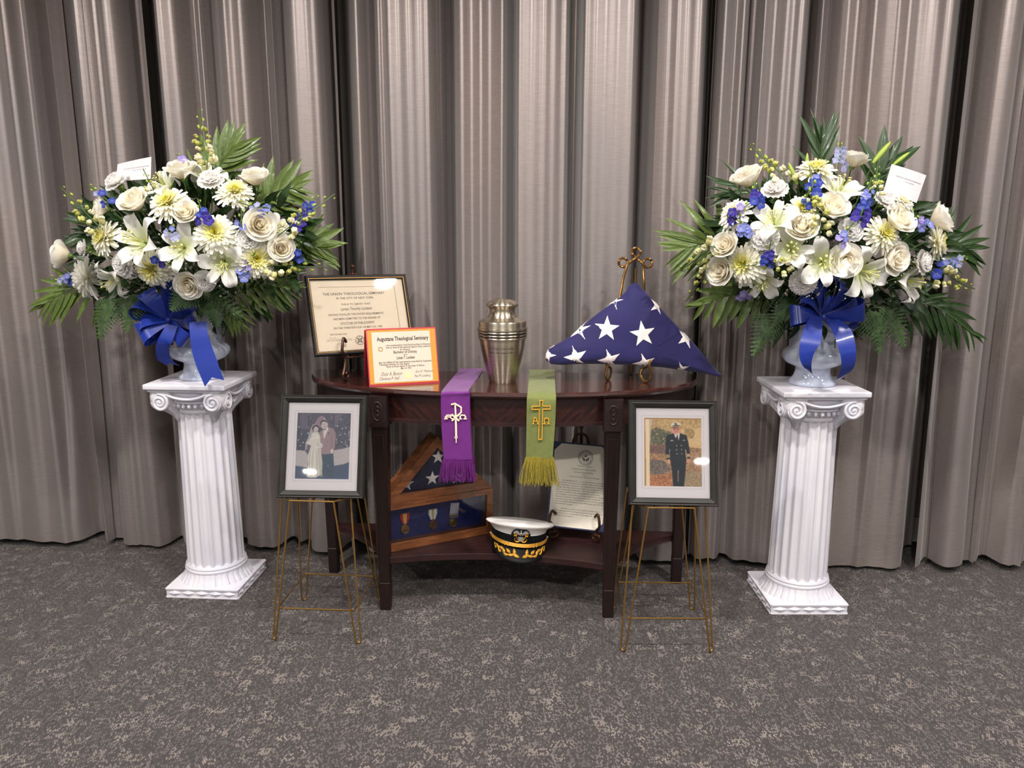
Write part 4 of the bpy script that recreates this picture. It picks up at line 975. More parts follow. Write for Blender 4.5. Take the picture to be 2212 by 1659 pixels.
# ------------------------------------------------------------------ folded flag on its easel
M_NAVY = plain('navy_flag_cloth', (31, 27, 82), .7, 0, .3, 0, .25, var=.12, vs=14, bump=.12, bs=600)
M_STAR = plain('white_embroidered_star', (240, 230, 226), .7, 0, .3, bump=.2, bs=500)
FY = 2.60
class Pillow:
    """a puffed triangular bundle: outline in the x, z plane, bulging by depth to the front and a little to the back"""
    def __init__(s, out, front, back, y0, lean=0.0):
        s.out = [Vector((p[0], p[1])) for p in out]; n = len(s.out); s.c = sum(s.out, Vector((0, 0))) / n; s.c = s.c
        s.front, s.back, s.y0, s.lean = front, back, y0, lean
        s.zmin = min(p.y for p in s.out)
    def yoff(s, z): return (z - s.zmin) * s.lean
    def bul(s, k): return (1 - min(1, k) ** 3.2) ** .55
    def kof(s, p):
        d = p - s.c; L = d.length
        if L < 1e-6: return 0.0
        best = 1e9; n = len(s.out)
        for i in range(n):
            a, b = s.out[i] - s.c, s.out[(i + 1) % n] - s.c; e = b - a
            den = d.x * e.y - d.y * e.x
            if abs(den) < 1e-12: continue
            t = (a.x * e.y - a.y * e.x) / den; u = (a.x * d.y - a.y * d.x) / den
            if t > 0 and -1e-6 <= u <= 1 + 1e-6: best = min(best, t)
        return 1.0 / best
    def surf(s, x, z, up=0.0):
        p = Vector((x, z)); k = s.kof(p)
        if k > 1: p = s.c + (p - s.c) / k * 1.004; k = 1.0; y = s.y0 + (Vector((x, z)) - p).length * .6
        else: y = s.y0 - s.front * s.bul(k)
        wr = .004 * mnoise.noise(Vector((p.x * 9, p.y * 9, 3.0))) * (1 - k ** 4)
        return Vector((p.x, y - up + wr + s.yoff(p.y), p.y))
    def mb(s):
        m = MB(); n = len(s.out); ks = [1.0, .985, .95, .9, .8, .68, .55, .4, .25, .1]
        for sgn, dep in ((-1, s.front), (1, s.back)):
            st = len(m.v)
            for k in ks:
                for p in s.out:
                    q = s.c + (p - s.c) * k
                    wr = .004 * mnoise.noise(Vector((q.x * 9, q.y * 9, 3.0))) * (1 - k ** 4) if sgn < 0 else 0
                    m.v.append((q.x, s.y0 + sgn * dep * s.bul(k) + wr + s.yoff(q.y), q.y)); m.c.append((1, 1, 1, 1))
            for j in range(len(ks) - 1):
                for i in range(n): m.f.append((st + j * n + i, st + j * n + (i + 1) % n, st + (j + 1) * n + (i + 1) % n, st + (j + 1) * n + i))
            m.f.append(tuple(st + (len(ks) - 1) * n + i for i in range(n)))
        return m
def star_poly(cx, cz, r, rot, n=5, inner=.40): return [(cx + (r if i % 2 == 0 else r * inner) * math.sin(rot + i * math.pi / n), cz + (r if i % 2 == 0 else r * inner) * math.cos(rot + i * math.pi / n)) for i in range(2 * n)]
def star_on(pil, cx, cz, r, rot, up=.0016):
    m = MB(); P = star_poly(cx, cz, r, rot); rings = [0.02, .34, .67, 1.0]
    for k in rings:
        for i, (x, z) in enumerate(P):
            v = pil.surf(cx + (x - cx) * k, cz + (z - cz) * k, up if k < 1 else up * .4); m.v.append(tuple(v)); m.c.append((1, 1, 1, 1))
    for j in range(3):
        for i in range(10): m.f.append((j * 10 + i, j * 10 + (i + 1) % 10, (j + 1) * 10 + (i + 1) % 10, (j + 1) * 10 + i))
    m.f.append(tuple(range(10))); return m
fo = [(1375, 612), (1383, 615), (1420, 655), (1452, 690), (1482, 722), (1510, 754), (1530, 778), (1548, 800), (1560, 810), (1556, 814), (1530, 808), (1495, 802), (1465, 798), (1430, 793), (1400, 791), (1370, 788), (1330, 787), (1290, 786), (1250, 786), (1210, 788), (1190, 786), (1179, 778), (1180, 765), (1186, 754), (1205, 743), (1230, 729), (1256, 709), (1280, 688), (1305, 670), (1335, 650), (1354, 632), (1362, 618)]
def dens(P, k=3):
    out = []
    for i in range(len(P)):
        a, b = Vector(P[i]), Vector(P[(i + 1) % len(P)]); out += [tuple(a.lerp(b, j / k)) for j in range(k)]
    return out
fow = [at(x, y, FY) for x, y in dens(fo)]
flag = thing('folded_flag', 'navy folded triangle flag with white stars resting on the gold easel', 'flag', (0, 0, 0))
pil = Pillow([(p.x, p.z) for p in fow], .036, .022, FY - .01, .16)
pil.mb().build('flag_cloth', M_NAVY, flag, angle=80)
for x, y, rp, ro in ((1310, 709, 27, .06), (1386, 719.5, 28, -.14), (1242.6, 769.6, 26, -.3), (1314.5, 776, 26, -.3), (1389, 784, 25, -.3), (1468, 798, 22, -.3), (1326, 648, 22, .3), (1250, 709, 26, .1), (1181, 766, 20, .3), (1424, 660, 20, .4), (1484, 728, 24, .4)):
    c = at(x, y, FY); star_on(pil, c.x, c.z, rp / F * 2.68, ro).build('star', M_STAR, flag)
# seam folds across the face
sm = MB()
for a, b in (((1415, 745), (1470, 715)), ((1395, 640), (1530, 778))):
    A = at(*a, FY); B = at(*b, FY); sm.tube([pil.surf(A.x + (B.x - A.x) * t / 12, A.z + (B.z - A.z) * t / 12, .0004) for t in range(13)], .0011, 5)
sm.build('cloth_fold', M_NAVY, flag)
ge = thing('gold_easel', 'antique gold wire easel with looped top behind the folded flag', 'easel', (0, 0, 0))
EY = 2.705
def e3(x, y, Y=None): return at(x, y, EY if Y is None else Y)
rg = .0046
def ezY(z): return 2.615 + (z - .80) * .22
def ep(x, y):                                        # a point on the easel's leaning plane seen at x, y
    Y = 2.66
    for _ in range(6): Y = ezY(at(x, y, Y).z)
    return at(x, y, Y)
def arc(cx, cy, r, a0, a1, n): return [(cx + r * math.cos(R(a0 + (a1 - a0) * i / n)), cy + r * math.sin(R(a0 + (a1 - a0) * i / n))) for i in range(n + 1)]
crown = [(1340, 636), (1346, 605), (1353, 578)] + arc(1346, 567, 9.5, 10, -290, 9) + [(1362, 566), (1370, 560)] + arc(1374, 545, 9.5, 60, -240, 9) + [(1380, 562), (1386, 567)] + arc(1399, 568, 9.5, 110, -190, 9) + [(1390.5, 585), (1391, 605), (1391.5, 628)]
cp_ = [ep(x, y) for x, y in crown]
for i in range(len(cp_)): cp_[i].y += .004 * math.sin(i * 2.1)
lowL = [ep(1328, 690), ep(1318, 740), ep(1311, 790)]; lowR = [ep(1393, 690), ep(1396, 740), ep(1400, 790)]
MB().tube(catmull(list(reversed(lowL)) + cp_ + lowR, 5), rg, 8).build('looped_frame', M_GOLDROD, ge)
for (fx, fy, hx) in ((1310, 822, 1308), (1401, 827, 1398)):
    foot = atz(fx, fy - 1, TZ + rg); b0 = lowL[-1] if fx < 1350 else lowR[-1]
    sd = -1 if fx < 1350 else 1
    pts = [Vector((b0.x, b0.y, b0.z)), Vector((foot.x - sd * .020, foot.y + .050, TZ + .036)), Vector((foot.x - sd * .019, foot.y + .040, TZ + .016)), Vector((foot.x - sd * .010, foot.y + .022, TZ + rg)), Vector((foot.x, foot.y + .006, TZ + .008)), Vector((foot.x + sd * .004, foot.y - .006, TZ + .026)), Vector((foot.x + sd * .002, foot.y - .014, TZ + .048)), Vector((foot.x - sd * .003, foot.y - .018, TZ + .064)), Vector((foot.x - sd * .001, foot.y - .018, TZ + .078)), Vector((foot.x + sd * .004, foot.y - .016, TZ + .083))]
    MB().tube(catmull(pts, 5), rg, 8).build('front_hook', M_GOLDROD, ge)
rl = ep(1374, 580); MB().tube([rl, Vector((rl.x, rl.y + .035, TZ + rg))], rg, 8).build('rear_leg', M_GOLDROD, ge)
# ------------------------------------------------------------------ flag display case on the shelf
M_WALNUT = wood_mat('oiled_walnut', (88, 48, 26), (144, 88, 48), (4, 30, 30), .4, .3); M_WALNUTV = wood_mat('oiled_walnut_upright', (88, 48, 26), (140, 84, 46), (30, 30, 4), .4, .3)
M_VELVET = plain('blue_velvet', (34, 42, 100), .9, 0, .1, 0, .5, var=.12, vs=120)
M_DNAVY = plain('dark_navy_flag_cloth', (30, 34, 66), .75, 0, .25, 0, .2, var=.1, vs=30, bump=.15, bs=700)
KW, KH, KD = .425, .175, .062
case = thing('flag_display_case', 'walnut display case with triangular flag compartment above a medal box', 'display case', (-.268, 2.628, SHZ + .001), (0, 0, R(26.8)))
# local: x to the right, y into depth, front at y=0
bw = .022
MB().bbox((0, KD / 2, .007), (KW, KD, .014), .002, 1).build('bottom_board', M_WALNUT, case)
MB().bbox((0, KD / 2, KH - .006), (KW, KD, .012), .002, 1).build('middle_board', M_WALNUT, case)
for s_ in (-1, 1): MB().bbox((s_ * (KW / 2 - .006), KD / 2, KH / 2), (.012, KD, KH - .004), .002, 1).build('side_board', M_WALNUTV, case)
MB().box((0, KD - .006, KH / 2), (KW - .02, .004, KH - .02)).build('velvet_panel', M_VELVET, case, smooth=False)
door = MB()
def mitre(mb, pts_o, pts_i, y0, y1):
    n = len(pts_o)
    for i in range(n):
        j = (i + 1) % n; q = [pts_o[i], pts_o[j], pts_i[j], pts_i[i]]; yield q
d_o = [(-KW / 2, .0), (KW / 2, .0), (KW / 2, KH), (-KW / 2, KH)]; d_i = [(-KW / 2 + bw, bw + .006), (KW / 2 - bw, bw + .006), (KW / 2 - bw, KH - bw), (-KW / 2 + bw, KH - bw)]
for i, q in enumerate(mitre(None, d_o, d_i, 0, 0)):
    MB().prism(q, -.014, -.001).build('door_rail' if i % 2 == 0 else 'door_stile', M_WALNUT if i % 2 == 0 else M_WALNUTV, case, smooth=False)
MB().box((0, -.006, KH / 2), (KW - 2 * bw + .004, .002, KH - 2 * bw + .004)).build('glass', M_GLASS, case, smooth=False)
MB().ball((KW / 2 - .010, -.018, KH * .62), .0055, 2).tube([(KW / 2 - .010, -.012, KH * .62), (KW / 2 - .010, -.018, KH * .62)], .0025, 6).build('brass_knob', M_BRASS, case)
TB, TA = KH + .001, .222                              # triangle base height and apex rise
to = [(-KW / 2, TB), (KW / 2, TB), (0, TB + TA)]
def inset(P, d):
    out = []; n = len(P)
    for i in range(n):
        p0, p1, p2 = Vector(P[i - 1]), Vector(P[i]), Vector(P[(i + 1) % n]); e1 = (p1 - p0).normalized(); e2 = (p2 - p1).normalized()
        n1 = Vector((-e1.y, e1.x)); n2 = Vector((-e2.y, e2.x)); b = (n1 + n2).normalized(); out.append(tuple(p1 + b * d / max(.2, b.dot(n1))))
    return out
ti = inset(to, .029); tt = inset(to, .012)
for q in mitre(None, to, tt, 0, 0): MB().prism(q, .0, KD).build('triangle_board', M_WALNUT, case, smooth=False)
for q in mitre(None, to, ti, 0, 0): MB().prism(q, -.012, -.0005).build('triangle_moulding', M_WALNUT, case, smooth=False)
MB().prism(inset(to, .020), -.005, -.003).build('glass', M_GLASS, case, smooth=False)
CM = wm(case)
ifl = thing('folded_flag', 'dark navy folded flag with white stars inside the walnut case', 'flag', case.location, case.rotation_euler)
pl2 = Pillow([tuple(p) for p in dens(inset(to, .0145), 12)], .012, .03, .025, 0.0)
pl2.mb().build('flag_cloth', M_DNAVY, ifl, angle=80)
for x, z, r_, ro in ((.012, TB + .138, .027, .1), (-.108, TB + .055, .028, .12), (-.013, TB + .062, .028, .05), (.085, TB + .050, .026, .05), (-.098, TB + .118, .020, .4), (.16, TB + .028, .02, .3), (-.185, TB + .024, .012, .2)):
    star_on(pl2, x, z, r_, ro).build('star', M_STAR, ifl)
def medal(label, x, z, ribbon, disc_c, tilt=0.0, drape='taper'):
    t = thing('service_medal', label, 'medal', CM @ Vector((x, KD - .012, z)), (0, tilt, case.rotation_euler.z), 'medals pinned in the display case')
    if drape == 'taper':
        w0, w1, h = .0175, .007, .040; x0 = -w0
        for wd, c in ribbon:
            a, b = x0, x0 + wd * 2 * w0; x0 = b
            f = lambda v: max(-w1 - .004, min(w1 + .004, v * .5))
            MB().prism([(f(a), 0), (f(b), 0), (b, h * .55), (b, h), (a, h), (a, h * .55)], -.0015, .0015).build('ribbon_stripe', plain('ribbon_cloth', c, .6), t, smooth=False)
        zc = -.020
    else:
        w0, h = .0165, .042; x0 = -w0
        for wd, c in ribbon:
            a, b = x0, x0 + wd * 2 * w0; x0 = b
            MB().box(((a + b) / 2, 0, h / 2 + .008), (b - a, .003, h)).build('ribbon_stripe', plain('ribbon_cloth', c, .6), t, smooth=False)
        br = plain('dull_silver', (176, 160, 136), .4, .6)
        MB().bbox((0, -.002, .004), (.037, .004, .008), .001, 1).bbox((0, -.002, -.005), (.034, .003, .003), .001, 1).build('clasp_bar', br, t)
        zc = -.027
    m = plain('medal_bronze', disc_c, .4, .75, var=.25, vs=200)
    d = MB().prism(circle2(0, zc, .0165, 32), -.002, .002); d.tube([(p[0], -.002, p[1]) for p in circle2(0, zc, .0158, 32)], .0010, 6, closed=True)
    dm = d.build('medal_disc', m, t, angle=30)
    MB().tube([(p[0], -.001, p[1]) for p in circle2(0, zc + .0195, .0035, 14)], .0009, 6, closed=True).build('ring', m, t)
    rl_ = MB()
    if 'crossed' in label:
        for s_ in (-1, 1): rl_.stroke([(s_ * -.009, zc - .009), (s_ * .009, zc + .008)], [.0015, .0045], -.0022, -.0034)
    elif 'striped' in label:
        rl_.ball((0, -.002, zc + .002), .009, 2, (1, .2, 1.15)); rl_.ball((.001, -.003, zc + .003), .005, 1, (1, .3, 1.2))
    else:
        rl_.ball((0, -.002, zc + .001), .006, 1, (1.2, .3, 1)); rl_.stroke([(-.009, zc - .004), (-.004, zc + .006), (0, zc - .002), (.005, zc + .007), (.009, zc - .004)], .0022, -.002, -.0034)
    rl_.build('relief', m, dm)
    return t
MB_RED, MB_YEL = (176, 36, 44), (226, 166, 36)
medal('bronze medal on a red and yellow ribbon, left in the case', -.107, .069, [(.3, MB_RED), (.05, (214, 196, 190)), (.3, MB_YEL), (.05, (214, 196, 190)), (.3, MB_RED)], (150, 118, 72))
medal('bronze medal with crossed staffs on a cream and blue ribbon, middle one', .000, .067, [(.12, (150, 174, 214)), (.12, (236, 232, 220)), (.22, (226, 206, 150)), (.08, (70, 90, 140)), (.22, (226, 206, 150)), (.12, (236, 232, 220)), (.12, (150, 174, 214))], (120, 84, 60))
medal('bronze medal on a blue and white striped ribbon with clasp', .082, .068, [(1 / 15, (92, 106, 158) if i % 2 else (232, 232, 236)) for i in range(15)], (118, 98, 56), R(8), 'bar')

# ------------------------------------------------------------------ officer's cap
M_CAPW = plain('white_cap_cover', (240, 236, 232), .6, 0, .3, bump=.08, bs=300); M_CAPB = plain('black_mohair_band', (14, 14, 18), .8, 0, .2); M_VISOR = plain('black_visor_cloth', (7, 7, 9), .45, 0, .2)
M_GOLDL = plain('gold_lace', (214, 160, 58), .4, .35, .5, bump=.3, bs=800); M_SILV = plain('silver_badge', (190, 184, 178), .32, .85); M_GOLDB = plain('gilt_badge', (216, 158, 50), .3, .85)
capt = thing('officer_cap', 'white navy officer cap with black band and gold-leafed visor on the shelf', 'cap', (.021, 2.606, SHZ + .004), (R(-6), R(6), R(3)))
A0, B0 = .098, .106
def band_pt(a, z, o=0.0): return Vector(((A0 + o) * math.sin(a), -(B0 + o) * math.cos(a), z))
bz0, bz1 = .020, .058
MB().grid(lambda u, v: band_pt(u * 2 * math.pi, bz0 + (bz1 - bz0) * v - .012 * (1 - math.cos(u * 2 * math.pi)) * .5 * (1 - v)), 64, 4, wrap=True).build('cap_band', M_CAPB, capt)
# crown: flares from the band to an overhanging rim, dished on top, front standing higher
def crown_pt(u, v):
    a = u * 2 * math.pi; fr = (1 + math.cos(a)) / 2
    prof = [(-.001, 0.0), (-.001, .010), (.003, .022), (.012, .034), (.022, .042), (.026, .049), (.023, .056), (.007, .059), (-.03, .058), (-.07, .056), (-.0915, .055)]
    t = v * (len(prof) - 1); i = min(int(t), len(prof) - 2); f = t - i
    o = prof[i][0] + (prof[i + 1][0] - prof[i][0]) * f; h = prof[i][1] + (prof[i + 1][1] - prof[i][1]) * f
    side = abs(math.sin(a)); k = .75 + .1 * fr + .15 * side
    wr = .0035 * mnoise.noise(Vector((math.sin(a) * 3, math.cos(a) * 3, v * 4))) * (1 if .1 < v < .6 else 0)
    rx, ry = max(.0005, A0 + (o if o > 0 else o) * (1.0 if o < 0 else k) + wr), max(.0005, B0 * (1 if o > 0 else (A0 + o) / A0) + (o if o > 0 else 0) * k * .8)
    if v >= .999: rx = ry = .0005
    fr = .5 + .5 * math.cos(a) * min(1, ry / B0)
    return Vector((rx * math.sin(a), -ry * math.cos(a), bz1 - .004 + h * (.16 + .60 * fr) + .003 * fr * min(1, h / .05)))
MB().grid(crown_pt, 72, 30, wrap=True).build('crown', M_CAPW, capt, angle=70)
def visor_pt(u, v, lift=0.0):
    a = (u - .5) * R(152); k = math.cos(a * 90 / 76); ext = .050 * max(0, k) ** .8
    base = band_pt(a, bz0 + .005); dirn = Vector((math.sin(a) * .45, -1, 0)).normalized()
    return base + dirn * ext * v + Vector((0, 0, -.040 * v * max(0, k) ** .7 - .004 * v * v + lift))
MB().grid(visor_pt, 36, 8).grid(lambda u, v: visor_pt(u, v, -.003), 36, 8).tube([visor_pt(i / 36, 1.0, -.0015) for i in range(37)], .0022, 6).build('visor', M_VISOR, capt)
def strap_pt(u, v):
    a = (u - .5) * R(168); s_ = math.cos(a * 90 / 84); p = band_pt(a, bz0 + .014, .0035); return p + Vector((0, -.010 * max(0, s_), -.006 * max(0, s_) + (v - .5) * .012 * 1.0)) + Vector((0, -.004 * (1 - v), 0))
cs_ = MB().grid(strap_pt, 40, 3)
for q in (.12, .5, .88): cs_.tube([strap_pt(i / 40, q) + Vector((0, -.0008, 0)) for i in range(41)], .0011, 5)
cs_.build('chin_strap', M_GOLDL, capt, angle=60)
for u in (.30, .34, .66, .70): MB().tube([strap_pt(u, 0) + Vector((0, -.002, -.001)), strap_pt(u, 1) + Vector((0, -.002, .001))], .0018, 6).build('strap_keeper', M_GOLDL, capt)
for u in (0.0, 1.0): MB().ball(strap_pt(u, .5), .0058, 2).build('strap_button', M_SILV, capt)
lf = MB().grid(lambda u, v: Vector(((v - .5) * .020, -.0026 * math.sin(math.pi * u) - .001, (u - .5) * .0082 * math.sin(math.pi * (.06 + .9 * v)))), 4, 6).mesh('oak_leaf'); lf.materials.append(M_GOLDL)
rr = random.Random(4)
for sd in (-1, 1):
    for i, (u, v, sc, an) in enumerate(((.055, .70, 1.15, 25), (.075, .48, 1.0, 75), (.115, .72, 1.0, -10), (.15, .52, 1.0, 35), (.175, .78, .9, 5), (.21, .60, .95, 50), (.245, .50, .95, 15), (.265, .76, .8, 10), (.295, .58, .8, 50), (.325, .50, .8, 30), (.345, .74, .65, 10), (.375, .58, .6, 40))):
        p = visor_pt(.5 + sd * u, v, .0015); d1 = (visor_pt(.5 + sd * (u + .02), v) - visor_pt(.5 + sd * u, v)).normalized(); d2 = (visor_pt(.5 + sd * u, v - .05) - visor_pt(.5 + sd * u, v)).normalized()
        nrm = d1.cross(d2).normalized(); nrm = nrm if nrm.y < 0 else -nrm; ax = (d1 * math.cos(R(an)) + d2 * math.sin(R(an))).normalized(); bz = ax.cross(nrm)
        M = Matrix.Translation(p) @ Matrix((ax, -nrm, bz)).transposed().to_4x4() @ Matrix.Scale(sc * 1.25, 4)
        put('oak_leaf', lf, None, capt, M)
# badge: black shield-backed eagle, shield and crossed anchors
bd = MB(); by = -B0 - .010; bzc = .062
Mbd = Matrix.Translation((-.004, by, bzc)) @ Matrix.Rotation(R(-3), 4, 'X')
bpoly = [(.034 * math.cos(a), .026 * math.sin(a) + (.003 if math.sin(a) < 0 else 0)) for a in (2 * math.pi * i / 32 for i in range(32))]
bpoly = [(x * (1 if z > -.004 else .8), z) for x, z in bpoly]
badge = MB().prism(bpoly, -.002, .003).build('badge_patch', M_CAPB, capt, M=Mbd)
def bp(name, mb, mat): return mb.build(name, mat, badge, angle=30)
wing = [(.002, .006), (.006, .0105), (.012, .0165), (.018, .0175), (.029, .0095), (.022, .0098), (.016, .0085), (.010, .004), (.004, .002)]
ea = MB()
for s_ in (-1, 1): ea.prism([(s_ * x, z) for x, z in wing], -.006, -.003)
ea.ball((0, -.005, .006), .0045, 2, (.9, .6, 1.6)); ea.ball((.0005, -.006, .0165), .0032, 1, (.9, .7, 1)); ea.tube([(-.001, -.006, .017), (-.005, -.006, .0165)], .0011, 5)
bp('eagle', ea, M_SILV)
sh_ = MB().prism([(-.009, -.004), (.009, -.004), (.009, -.011), (.006, -.017), (0, -.020), (-.006, -.017), (-.009, -.011)], -.0065, -.003)
for x in (-.007, -.0035, 0, .0035, .007): sh_.box((x * .9, -.0066, -.0125), (.0008, .0008, .009))
sh_.box((0, -.0066, -.0075), (.017, .0008, .0008)); bp('shield', sh_, M_SILV)
an = MB()
for s_ in (-1, 1):
    an.tube([(s_ * .020, -.0045, .003), (s_ * .008, -.0045, -.018)], .0018, 6); an.tube(catmull([(s_ * .021, -.005, -.010), (s_ * .019, -.005, -.018), (s_ * .011, -.005, -.0215), (s_ * .004, -.005, -.019)], 5), .0022, 6)
    an.tube([(p[0], -.0045, p[1]) for p in circle2(s_ * .0205, .004, .004, 14)], .0015, 6, closed=True); an.tube([(s_ * .0235, -.0045, -.002), (s_ * .013, -.0045, .003)], .0016, 6)
    an.tube([(s_ * .016, -.0045, -.001), (s_ * .0135, -.0045, -.008)], .0018, 6)
bp('crossed_anchors', an, M_GOLDB)

# ------------------------------------------------------------------ presentation letter on its easel
M_BLUEF = plain('blue_leatherette_folder', (44, 54, 92), .5, bump=.1, bs=400); M_LETTER = plain('parchment_letter', (226, 218, 202), .75, var=.05, vs=10)
M_TYPE = plain('typed_ink', (92, 88, 84), .7)
LW, LH = .202, .306
LLOC, LROT = (.2285, 2.640, .236), (R(-17), R(1.5), R(-13))
let = thing('presentation_letter', 'typed parchment letter with round seal in a blue folder on the shelf easel', 'letter', LLOC, LROT)
MB().bbox((0, .004, LH / 2), (LW + .010, .005, LH + .008), .002, 1).build('folder_board', M_BLUEF, let)
ch = .028
sheet_o = [(-LW / 2 + ch, 0.002), (LW / 2 - ch, .002), (LW / 2 - .002, ch), (LW / 2 - .002, LH - ch), (LW / 2 - ch, LH - .002), (-LW / 2 + ch, LH - .002), (-LW / 2 + .002, LH - ch), (-LW / 2 + .002, ch)]
MB().prism([(-LW / 2 + .002, .002), (LW / 2 - .002, .002), (LW / 2 - .002, LH - .002), (-LW / 2 + .002, LH - .002)], .0002, .0012).build('letter_sheet', M_LETTER, let, smooth=False)
for sx in (-1, 1):
    for top_ in (0, 1):
        z = LH - .001 if top_ else .001; s2 = -1 if top_ else 1
        MB().prism([(sx * (LW / 2 - .001), z), (sx * (LW / 2 - ch), z), (sx * (LW / 2 - .001), z + s2 * ch)], -.0012, .0002).build('corner_pocket', M_BLUEF, let, smooth=False)
def lx(u): return -LW / 2 + u * LW
def lz(v): return LH * (1 - v)
se = MB(); sx, sz = lx(.59), lz(.155)
for r_, w in ((.0268, .0014), (.0250, .0004), (.0185, .0005)): se.stroke(circle2(sx, sz, r_, 40), w, .0000, -.0003, True)
for k in range(40):
    a = 2 * math.pi * k / 40
    if k % 4 != 3: se.stroke([(sx + .0203 * math.cos(a), sz + .0203 * math.sin(a)), (sx + .0234 * math.cos(a), sz + .0234 * math.sin(a))], .0017, 0, -.0003)
for s_ in (-1, 1):
    se.prism([(sx + s_ * .001, sz - .004), (sx + s_ * .014, sz + .003), (sx + s_ * .0125, sz - .004), (sx + s_ * .006, sz - .0115), (sx + s_ * .001, sz - .0125)], 0, -.0003)
    se.stroke([(sx + s_ * .002, sz - .014), (sx + s_ * .013, sz - .009)], .0012, 0, -.0003)
se.stroke([(sx - .006, sz + .004), (sx + .006, sz + .006)], .003, 0, -.0003); se.stroke([(sx, sz + .002), (sx + .001, sz + .014)], .0022, 0, -.0003); se.stroke([(sx - .004, sz + .011), (sx + .004, sz + .011)], .0014, 0, -.0003)
se.build('navy_seal', M_TYPE, let, smooth=False)
LT = [('Presented to', .46, .72, .265), ('LYMAN JOHN TIMOTHY LUNDEEN', .36, .80, .305), ('United States Navy', .40, .76, .34), ('the', .56, .61, .368), ('United States National Ensign', .32, .87, .396),
      ('On behalf of your many shipmates, I present', .20, .96, .450), ('to you what is honored as the military man\'s most treasured', .10, .995, .478), ('and venerated possession, the United States National', .10, .97, .506), ('Ensign, the flag which you have so proudly served', .10, .96, .534), ('and so honorably defended.  The flag which we honor', .10, .985, .562),
      ('and serve under is the real emblem of our unity,', .10, .91, .590), ('our thoughts, our purpose, and our progress as a nation.', .10, .985, .618), ('Revere it, protect it, guard it, and most remember', .10, .93, .646), ('that the young men and women you have trained, guided,', .10, .995, .674), ('and counseled will follow in your footsteps and defend', .10, .96, .702), ('it until relieved from watch.', .10, .42, .730),
      ('On this occasion, we consider we have had a', .22, .93, .785), ('fine shipmate while serving has passed a good mission.', .10, .98, .813), ('We bid you fair winds and a following sea.  Good', .10, .92, .841), ('Luck and God Speed.', .10, .45, .869)]
for tx, u0, u1, v in LT: text_line('typed_line', tx, lx(u0), lx(u1), lz(v), .0046, -.0003, M_TYPE, let, .12, -.004)
easel('bronze scroll easel with ball finial holding the typed letter on the shelf', (LLOC[0], LLOC[1] + .002, SHZ), LROT[2], R(17), .076, .052, .335)
# ------------------------------------------------------------------ flowers
M_PETAL = attr_mat('soft_petal', .6, .25, .1, .38); M_STEM = plain('green_stem', (70, 98, 44), .5, var=.15, vs=80)
M_CALYX = plain('green_calyx', (112, 134, 62), .5, var=.15, vs=80)
def leaf_mat(name, a, b, rough=.42):
    t = NT(name); n = t.noise(t.coords((60, 6, 60)), 1.0, 3); oi = t.n('ShaderNodeObjectInfo')
    c = t.mix(t.ramp(n, .3, .7), lin(a), lin(b)); c = t.mix(t.math('MULTIPLY', oi.outputs['Random'], .35), c, lin(tuple(x * .6 for x in a)))
    bs = t.bsdf(c, rough, 0, .4, .08); return t.m
M_PALM = leaf_mat('palm_leaf', (68, 90, 34), (108, 126, 58)); M_DLEAF = leaf_mat('dark_leaf', (30, 52, 22), (52, 80, 36)); M_FERN = leaf_mat('fern_leaf', (40, 66, 32), (72, 100, 50), .55)
M_BUDG = plain('lily_bud_green', (150, 170, 70), .45, var=.12, vs=60)
M_SATIN = plain('royal_blue_satin', (16, 44, 138), .3, 0, .5, .2, .15)
M_BABY = plain('tiny_white_blossom', (240, 238, 228), .6)
M_CARD = plain('white_gift_card', (212, 206, 210), .7, var=.05, vs=60)
L4 = lambda c: lin(c)
def mixc(a, b, t): t = max(0, min(1, t)); return tuple(x + (y - x) * t for x, y in zip(a, b))
CREAM, WARM, WHITE = L4((252, 250, 242)), L4((246, 234, 204)), L4((250, 248, 246))
def petal_cup(R0, R1, h, span, curl, base, tip, nu=7, nv=6):
    """a petal wrapped on a cup around z: radius R0 at the foot, R1 at the rim, height h"""
    def fn(u, v):
        a = (u - .5) * span * (math.sin(math.pi * (.18 + .70 * v)) ** .6); rim = 1 - .16 * abs(2 * u - 1) ** 2.2
        r = R0 + (R1 - R0) * math.sin(v * math.pi / 2) + curl * max(0, v - .68) ** 1.5 * 3.0; z = h * v * (1 - (1 - rim) * v ** 2) - curl * max(0, v - .75) * .9
        return (r * math.cos(a), r * math.sin(a), z)
    m = MB().grid(fn, nu, nv, lambda u, v: mixc(base, tip, v * 1.2)); me = m.mesh('petal', angle=180, color=True); me.materials.append(M_PETAL); return me
# unit rose: outer radius about 1
ROSE = [(petal_cup(.25, .95, .98, R(132), .26, WARM, CREAM), 5, 0), (petal_cup(.22, .78, 1.12, R(130), .10, WARM, CREAM), 5, 37), (petal_cup(.16, .56, 1.16, R(140), .04, WARM, mixc(CREAM, WARM, .3)), 5, 12), (petal_cup(.10, .34, 1.14, R(170), .0, WARM, mixc(CREAM, WARM, .5)), 4, 60), (petal_cup(.04, .15, 1.08, R(210), .0, WARM, mixc(CREAM, WARM, .6)), 2, 15)]
HEART = MB().grid(lambda u, v: ((.05 + .16 * u) * (1 - .55 * v * (1 - u)) * math.cos(u * 17), (.05 + .16 * u) * (1 - .55 * v * (1 - u)) * math.sin(u * 17), .35 + v * (.80 - .06 * u)), 60, 4, lambda u, v: mixc(WARM, CREAM, v * (.4 + .6 * u))).mesh('rose_heart', angle=180, color=True); HEART.materials.append(M_PETAL)
CALYX = MB().lathe([(.0, -.30), (.10, -.28), (.20, -.14), (.30, .02), (.26, .08)], 12).mesh('calyx'); CALYX.materials.append(M_CALYX)
